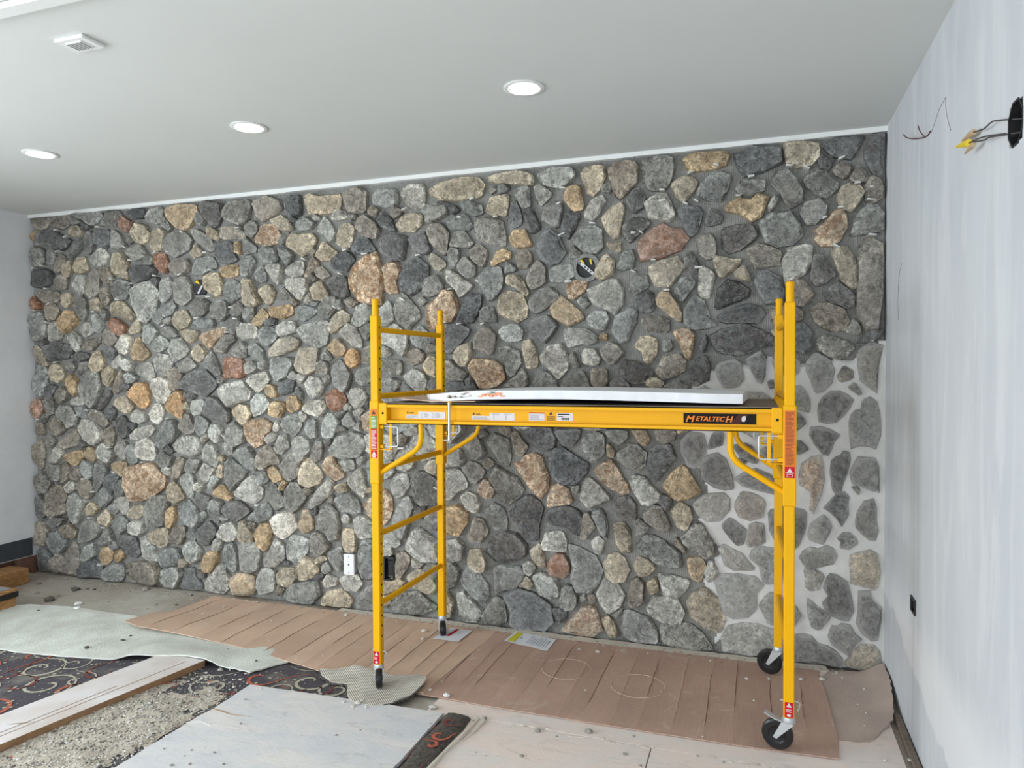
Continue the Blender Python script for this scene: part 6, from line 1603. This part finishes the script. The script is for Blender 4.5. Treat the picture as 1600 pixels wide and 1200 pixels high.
# cardboard laid along the wall
CR1 = [-3.50, -3.30, -3.10, -2.93, -2.77, -2.605, -2.43, -2.30, -2.20, -2.05, -1.95, -1.82, -1.70, -1.60]
CR2 = [-1.50, -1.40, -1.33, -1.20, -1.08, -.985, -.86, -.752, -.62, -.50, -.354, -.22, -.10, .06, .2]
def card_z(base, cr, amp):
    def f(x, y):
        z = base(x, y)
        for c in cr: z += amp*math.exp(-((x-c)/.012)**2)*(1 if int(c*100) % 3 else -1)
        return z+.0022*noise.noise((x*4, y*3, 3))
    return f
def base1(x, y): return .026+.020*sstep(-2.9, -3.4, x)*sstep(3.7, 3.4, y)-.003*sstep(3.6, 3.8, y)-.002*sstep(-2.0, -1.5, x)
def base2(x, y): return .0215
def sheet_card(name, poly, zf, mat, label, lo, cr, crm, seed):
    t = thing(name, lo, label, 'cardboard')
    xs = sorted(set([c+d for c in cr for d in (-.012, -.005, 0, .005, .012)]))
    bm = bmesh.new(); bm.faces.new([bm.verts.new((x, y, 0)) for x, y in poly])
    for x in xs: bmesh.ops.bisect_plane(bm, geom=bm.verts[:]+bm.edges[:]+bm.faces[:], plane_co=(x, 0, 0), plane_no=(1, 0, 0))
    for k in range(1, 14): bmesh.ops.bisect_plane(bm, geom=bm.verts[:]+bm.edges[:]+bm.faces[:], plane_co=(0, 3.0+k*.08, 0), plane_no=(0, 1, 0))
    ret = bmesh.ops.extrude_face_region(bm, geom=bm.faces[:]); up = set(g for g in ret['geom'] if isinstance(g, bmesh.types.BMVert))
    for v in bm.verts: v.co.z = zf(v.co.x, v.co.y)-(0 if v in up else .004)
    mb = MB(); mb.bm(bm); part('board', mb, mat, t, 60)
    R = random.Random(seed); mb = MB(); inx = lambda x, y: in_poly(poly, x, y)
    for c in cr:
        y0 = R.uniform(3.15, 3.5); y1 = R.uniform(3.75, 3.97)
        P = [(c+R.uniform(-.003, .003), y0+(y1-y0)*k/10) for k in range(11)]; P = [(x, y, zf(x, y)+.0004) for x, y in P if inx(x, y)]
        if len(P) > 2: mb.tube(P, [.0004]+[R.uniform(.0011, .0022) for _ in P[2:]]+[.0004], 4, R.choice((0, 0, 1)))
    part('crease', mb, [M['crease'], crm], t); return t
S1 = [(-3.713, 3.362), (-3.55, 3.315), (-3.2, 3.31), (-2.85, 3.30), (-2.43, 3.215), (-2.20, 3.165), (-2.0, 3.13), (-1.70, 3.115), (-1.535, 3.10), (-1.475, 3.995), (-1.9, 3.99), (-2.3, 3.985), (-3.0, 3.99), (-3.585, 3.985), (-3.60, 3.80), (-3.62, 3.62), (-3.69, 3.575)]
S2 = [(-1.600, 3.090), (-1.07, 3.080), (-.60, 3.078), (-.15, 3.085), (.312, 3.105), (.325, 3.25), (.318, 3.60), (.300, 3.985), (-.3, 3.992), (-1.0, 3.985), (-1.50, 3.985)]
sheet_card('cardboard_sheet', S1, card_z(base1, CR1, .0022), M['card1'], 'long light brown cardboard sheet with lifted left corner over the pale carpet backing', (-2.6, 3.6, 0), CR1, M['crease2'], 5)
c2_ = sheet_card('cardboard_sheet', S2, card_z(base2, CR2, .0013), M['card2'], 'darker brown cardboard sheet under the right half of the scaffold', (-.6, 3.5, 0), CR2, M['crease2'], 7)
f2 = card_z(base2, CR2, .0013)
for cx, cy, r in ((-.946, 3.592, .128), (-.559, 3.510, .132)):
    mb = MB(); mb.tube([(x, y, f2(x, y)+.0003) for x, y in disc_poly(cx, cy, r, r, 48)+[(cx+r, cy)]], .0016, 4, 0, False)
    part('bucket_imprint', mb, M['crease2'], c2_)

# carpet scrap under the left front wheel
def scrap_z(x, y): return .031+.004*sstep(3.06, 3.14, y)+.016*sstep(-1.75, -1.60, x)*sstep(3.02, 3.2, y)+.020*gauss(x, y, -2.0, 3.22, .10, .05)-.003*gauss(x, y, -1.77, 3.05, .06, .06)+.008*sstep(-1.70, -1.58, x)
SCR = [(-2.165, 3.165), (-2.06, 3.18), (-1.99, 3.215), (-1.90, 3.235), (-1.76, 3.215), (-1.64, 3.225), (-1.565, 3.20), (-1.553, 3.13), (-1.575, 3.02), (-1.62, 2.945), (-1.69, 2.89), (-1.80, 2.90), (-1.87, 2.955), (-1.915, 3.035), (-1.94, 3.06), (-2.03, 3.055), (-2.11, 3.10)]
t = thing('carpet_scrap', (-1.8, 3.05, 0), 'grey ribbed carpet scrap under the left front scaffold wheel', 'carpet')
part('backing', sheet(SCR, scrap_z, .006, .035, .006, 9), M['backing'], t, 50)
mb = MB(); R = random.Random(31)
for i in range(len(SCR)):
    a, b = SCR[i], SCR[(i+1) % len(SCR)]; L = math.hypot(b[0]-a[0], b[1]-a[1])
    if (a[1]+b[1])/2 > 3.15: continue
    for k in range(int(L/.008)):
        u = k*.008/L; x, y = a[0]+(b[0]-a[0])*u, a[1]+(b[1]-a[1])*u; z = scrap_z(x, y)-.009; s = R.uniform(.004, .008)
        mb.bbox((x-s, y-s, z-s*.8), (x+s, y+s, z+s*.7), s*.3)
tag(part('frayed_edge', mb, M['fray'], t), kind='stuff')
# brown carpet offcut in the right corner
t = thing('carpet_offcut', (.46, 3.6, 0), 'pinkish brown carpet offcut curling up in the corner by the right wall', 'carpet')
OFF = [(.300, 3.90), (.36, 4.02), (.607, 4.035), (.612, 3.88), (.600, 3.70), (.575, 3.52), (.50, 3.38), (.445, 3.295), (.40, 3.275), (.29, 3.275)]
part('backing', sheet(OFF, lambda x, y: .0155+.055*sstep(.50, .62, x)*sstep(3.45, 3.85, y)+.012*sstep(.36, .55, x)+.003*noise.noise((x*7, y*7, 0)), .0085, .05, .004, 12), M['offcut'], t, 50)
# papers
def paper(name, label, P, zf, strips, seed):
    t = thing(name, (P[0][0], P[0][1], .02), label, 'paper'); part('page', sheet(P, zf, .0008, .03), M['paper'], t)
    a, b, c_, d = [Vector(p) for p in P]; at = lambda u, v: (a*(1-u)*(1-v)+b*u*(1-v)+c_*u*v+d*(1-u)*v)
    for nm, mt, boxes in strips:
        mb = MB()
        for u0, u1, v0, v1 in boxes:
            K = max(2, int((u1-u0)*8)); o = len(mb.v)
            for i in range(K+1):
                for v in (v0, v1): p = at(u0+(u1-u0)*i/K, v); mb.v.append((p.x, p.y, zf(p.x, p.y)+.0007))
            for i in range(K): mb.face((o+2*i, o+2*i+1, o+2*i+3, o+2*i+2))
        part(nm, mb, mt, t)
F = lambda u, v, z=.024: (ray(u, v).x*(z-1.6)/ray(u, v).z, ray(u, v).y*(z-1.6)/ray(u, v).z)
R = random.Random(2)
paper('leaflet', 'creased white leaflet with yellow band on the cardboard near the stones', [F(788, 1001), F(855, 1016.5), F(869, 999), F(806, 986.5)], lambda x, y: f2(x, y)+.003+.002*math.sin(x*40),
      [('yellow_band', M['printyellow'], [(.06, .21, .06, .94)]), ('print', M['printgrey'], [(.46+k*.055, .46+k*.055+.016, .2, R.uniform(.7, .9)) for k in range(9)]+[(.88, .93, .55, .75), (.24, .29, .5, .62)])], 1)
paper('paper_sheet', 'white paper with red corner under the rear left scaffold wheel', [F(676, 998, .026), F(716, 1003, .026), F(738, 986, .026), F(706, 981, .026)], lambda x, y: .0285,
      [('red_print', M['lab_red'], [(.30, .44, .30, .95)])], 1)

# timbers at the far left
t = thing('timber_block', (-5.2, 3.83, 0), 'raw pine timber block against the left wall below the charcoal baseboard', 'timber')
part('beam', MB().bbox((-5.395, 3.30, 0), (-5.20, 3.86, .115), .004), M['timber'], t)
t = thing('platform_edge', (-4.75, 3.3, 0), 'stacked timber edge with black strip and grey top at the far left', 'timber')
part('beam', MB().bbox((-5.25, 2.6, 0), (-4.72, 3.415, .080), .004), M['timber'], t)
part('edge_strip', MB().bbox((-5.25, 2.6, .0805), (-4.712, 3.425, .118), .002), M['black'], t)
part('plywood', MB().bbox((-5.25, 2.6, .1185), (-4.715, 3.42, .134), .001), M['timber'], t)
part('top_sheet', MB().bbox((-5.25, 2.6, .1345), (-4.75, 3.40, .140), .001), M['greytop'], t)

# ------------------------------------------------------------------ rubble
def chip_mesh(seed, flat=.55):
    R = random.Random(seed); b = bmesh.new(); bmesh.ops.create_icosphere(b, subdivisions=1, radius=1)
    for v in b.verts: v.co = Vector((v.co.x*R.uniform(.6, 1.15), v.co.y*R.uniform(.55, 1), max(-.25, v.co.z*R.uniform(.5, 1)*flat)))
    return b
def floor_z(x, y):
    z = 0
    if in_poly(CARPET, x, y): z = .0115
    if x > -1.45 and y < 4.02: z = max(z, .0148)
    if in_poly(OFF, x, y): z = max(z, .0165+.055*sstep(.50, .62, x)*sstep(3.45, 3.85, y)+.012*sstep(.36, .55, x))
    if in_poly(PAD, x, y): z = max(z, pad_z(x, y)+.001)
    if in_poly(SH, x, y): z = .030
    if in_poly(S1, x, y): z = card_z(base1, CR1, .0022)(x, y)+.001
    if in_poly(S2, x, y): z = f2(x, y)+.001
    if in_poly(SCR, x, y): z = scrap_z(x, y)+.001
    return z
protos = {}
def chip(u, v, px, mat, label, group, name='mortar_chip', cat='rubble'):
    x, y = F(u, v, .02); z = floor_z(x, y); x, y = F(u, v, z+.003); d = math.hypot(x, y, ); s = px*.5*d/FPX
    k = rng.randrange(6); key = (k, mat)
    if key not in protos:
        mb = MB(); mb.bm(chip_mesh(k)); protos[key] = mesh_of(name, mb, M[mat])
    o = bpy.data.objects.new(name, protos[key]); COLL.objects.link(o); o.location = (x, y, z+.25*s-.0005); o.scale = (s, s, s); o.rotation_euler = (0, 0, rng.uniform(0, 6.28))
    return tag(o, label, cat, group)
for u, v, p in [(420, 1000, 4), (497, 994, 4), (541, 961, 9), (620, 995, 5), (640, 1010, 4), (663, 986, 12), (660, 998, 8), (738, 1022, 4), (690, 1064, 4), (350, 948, 6), (505, 1024, 5), (672, 1077, 6), (905, 1014, 6), (934, 1018, 10), (972, 1016, 4), (915, 1078, 6), (1034, 1080, 4), (1167, 1060, 7), (1178, 1094, 5), (1202, 1060, 6), (1252, 1061, 8), (1245, 1160, 4), (1098, 1150, 4), (424, 969, 5), (317, 958, 5)]:
    chip(u, v, p, 'chip', 'small pale mortar crumb lying on the brown cardboard', 'crumbs on the cardboard')
for u, v, p in [(286, 1008, 5), (192, 1000, 7), (135, 1012, 9), (204, 993, 5), (60, 953, 4), (356, 1014, 5), (400, 1032, 6)]:
    chip(u, v, p, 'chipd', 'small dark crumb lying on the pale carpet backing', 'crumbs on the carpet backing')
for u, v, p in [(60, 912, 9), (118, 922, 14), (113, 917, 8), (59, 927, 8), (90, 931, 8), (78, 938, 17), (137, 920, 6), (148, 921, 6), (228, 921, 12), (243, 945, 8), (230, 951, 5), (277, 952, 7), (276, 945, 6), (170, 940, 4), (316, 938, 7), (300, 930, 6), (160, 912, 5), (98, 904, 4)]:
    chip(u, v, p, 'chipd' if p > 13 or p == 6 else 'chipg', 'mortar lump on the bare dusty floor at the left', 'lumps on the bare floor at the left')
chip(123, 944, 13, 'whitefoam', 'round white pebble standing at the back edge of the pale carpet backing', None, 'white_pebble')
chip(121, 950, 11, 'whitefoam', 'flat white chip just in front of the round white pebble', None, 'white_chip')
chip(698, 1087, 16, 'whitefoam', 'bright white foam chip on cardboard right of the carpet scrap', None, 'foam_chip')
chip(672, 1077, 7, 'whitefoam', 'tiny white foam chip between carpet scrap and larger foam chip', None, 'foam_chip')
chip(676, 1106, 20, 'chip', 'largest pale mortar flake on the floor below the carpet scrap', None, 'mortar_flake')
for u, v, p in [(920, 1143, 17), (840, 1142, 14), (815, 1181, 10), (977, 1178, 10), (990, 1150, 6), (1000, 1196, 8), (870, 1150, 5), (740, 1126, 6), (744, 1175, 4), (760, 1180, 4), (757, 1122, 10), (1090, 1180, 6), (1130, 1190, 6)]:
    chip(u, v, p, 'chipg', 'mortar crumb on the pale subfloor panels in front of the cardboard', 'crumbs on the subfloor panels')
for u, v, p in [(525, 1148, 6), (563, 1140, 4), (384, 1092, 5), (376, 1130, 5), (349, 1193, 6), (296, 1193, 6), (268, 1195, 7), (256, 1169, 4), (299, 1171, 4), (288, 1180, 4), (335, 1175, 5), (470, 1148, 3), (673, 1130, 4)]:
    chip(u, v, p, 'chipg', 'small crumb lying on the grey sheet in the foreground', 'crumbs on the grey sheet')
for u, v, p in [(1350, 1076, 5), (1340, 1100, 4), (1353, 1113, 4), (1316, 1058, 4), (1351, 1133, 4), (1383, 1187, 7), (1421, 1187, 8)]:
    chip(u, v, p, 'chip', 'pale crumb on or beside the brown carpet offcut in the right corner', 'crumbs around the corner offcut')
chip(1284, 1061, 12, 'chip', 'yellow-white scrap lying where cardboard and corner offcut meet', None, 'plaster_scrap')
for u, v, p in [(456, 1081, 11), (408, 1075, 5), (545, 1092, 10), (560, 1098, 12), (552, 1103, 9), (566, 1094, 7), (537, 1096, 8), (572, 1104, 7), (344, 1046, 9), (384, 1052, 5)]:
    chip(u, v, p, 'chip', 'pale mortar lump between the grey sheet and the carpet scrap', 'lumps along the grey sheet')
# sandy rubble between board and sheet: nobody could count it
def sand_d(x, y):
    m_ = a2+(c2-a2)*.6
    if (x-m_.x)*dv.y-(y-m_.y)*dv.x > 0: return -1
    base = sstep(2.99, 2.62, y)*sstep(-2.36, -2.50, x)*1.0+.45*sstep(3.06, 2.92, y)*gauss(x, y, -2.70, 2.95, .16, .12)
    return base*(.75+.5*noise.noise((x*5, y*5, 3)))
mb = MB(); idx = {}; st = .02
for i in range(46):
    for k in range(68):
        x, y = -3.30+i*st, 1.72+k*st; d = sand_d(x, y)+.22*noise.noise((x*16, y*16, 8))
        if d > .36+.42*noise.noise((x*7, y*7, 30)): idx[i, k] = len(mb.v); mb.v.append((x, y, .0100+.012*min(1, (d-.42)*1.6)+.004*noise.noise((x*40, y*40, 1))))
for i, k in idx:
    q = [idx.get(t) for t in ((i, k), (i+1, k), (i+1, k+1), (i, k+1))]
    if None not in q: mb.face(q)
o = single('sand_layer', mb, M['sand'], 'layer of sandy mortar dust between the wooden board and the grey sheet', 'rubble', (-2.7, 2.4, .01), None, 60); o['kind'] = 'stuff'
mb = MB(); R = random.Random(77); pr = []
for k in range(8):
    b = chip_mesh(100+k); b.verts.index_update(); pr.append(([v.co.copy() for v in b.verts], [[v.index for v in f.verts] for f in b.faces])); b.free()
cnt = 0
for _ in range(26000):
    x, y = R.uniform(-3.2, -2.2), R.uniform(1.72, 3.06)
    s_ = (c2-a2).normalized(); rel = (Vector((x, y))-c2); side = rel.x*dv.y-rel.y*dv.x
    d = sand_d(x, y)
    if R.random() > d*.9 or in_poly(SH, x, y): continue
    s = R.choice((.002, .003, .003, .004, .005, .007)) if R.random() < .97 else .011; V, Fc = pr[R.randrange(8)]; a = R.uniform(0, 6.28); ca, sa = math.cos(a), math.sin(a); o_ = len(mb.v)
    z = .012+.010*min(1, max(0, d-.42)*1.6); m_ = R.choice((0, 0, 0, 1, 1, 1, 2))
    mb.v += [(x+(v.x*ca-v.y*sa)*s, y+(v.x*sa+v.y*ca)*s, z+v.z*s) for v in V]
    for f in Fc: mb.face([o_+i for i in f], m_)
    cnt += 1
    if cnt > 7000: break
o = single('gravel_rubble', mb, [M['chip'], M['chipg'], M['chipd']], 'scattered gravel of mortar bits strewn between the wooden board and the grey sheet', 'rubble', (-2.7, 2.4, .01)); o['kind'] = 'stuff'
# grit along the foot of the stone wall
mb = MB()
for _ in range(900):
    x = R.uniform(-5.2, .45); y = 4.03-abs(R.gauss(0, .045)); s = R.choice((.003, .004, .005, .007)); V, Fc = pr[R.randrange(8)]; o_ = len(mb.v); z = floor_z(x, y)
    if y > 4.0 and x > -2.6: z = .020
    mb.v += [(x+v.x*s, y+v.y*s, z+v.z*s) for v in V]; m_ = R.choice((0, 1, 1, 2))
    for f in Fc: mb.face([o_+i for i in f], m_)
o = single('wall_grit', mb, [M['chip'], M['chipg'], M['chipd']], 'fine mortar grit scattered along the foot of the stone wall', 'rubble', (-2.4, 4.0, 0)); o['kind'] = 'stuff'
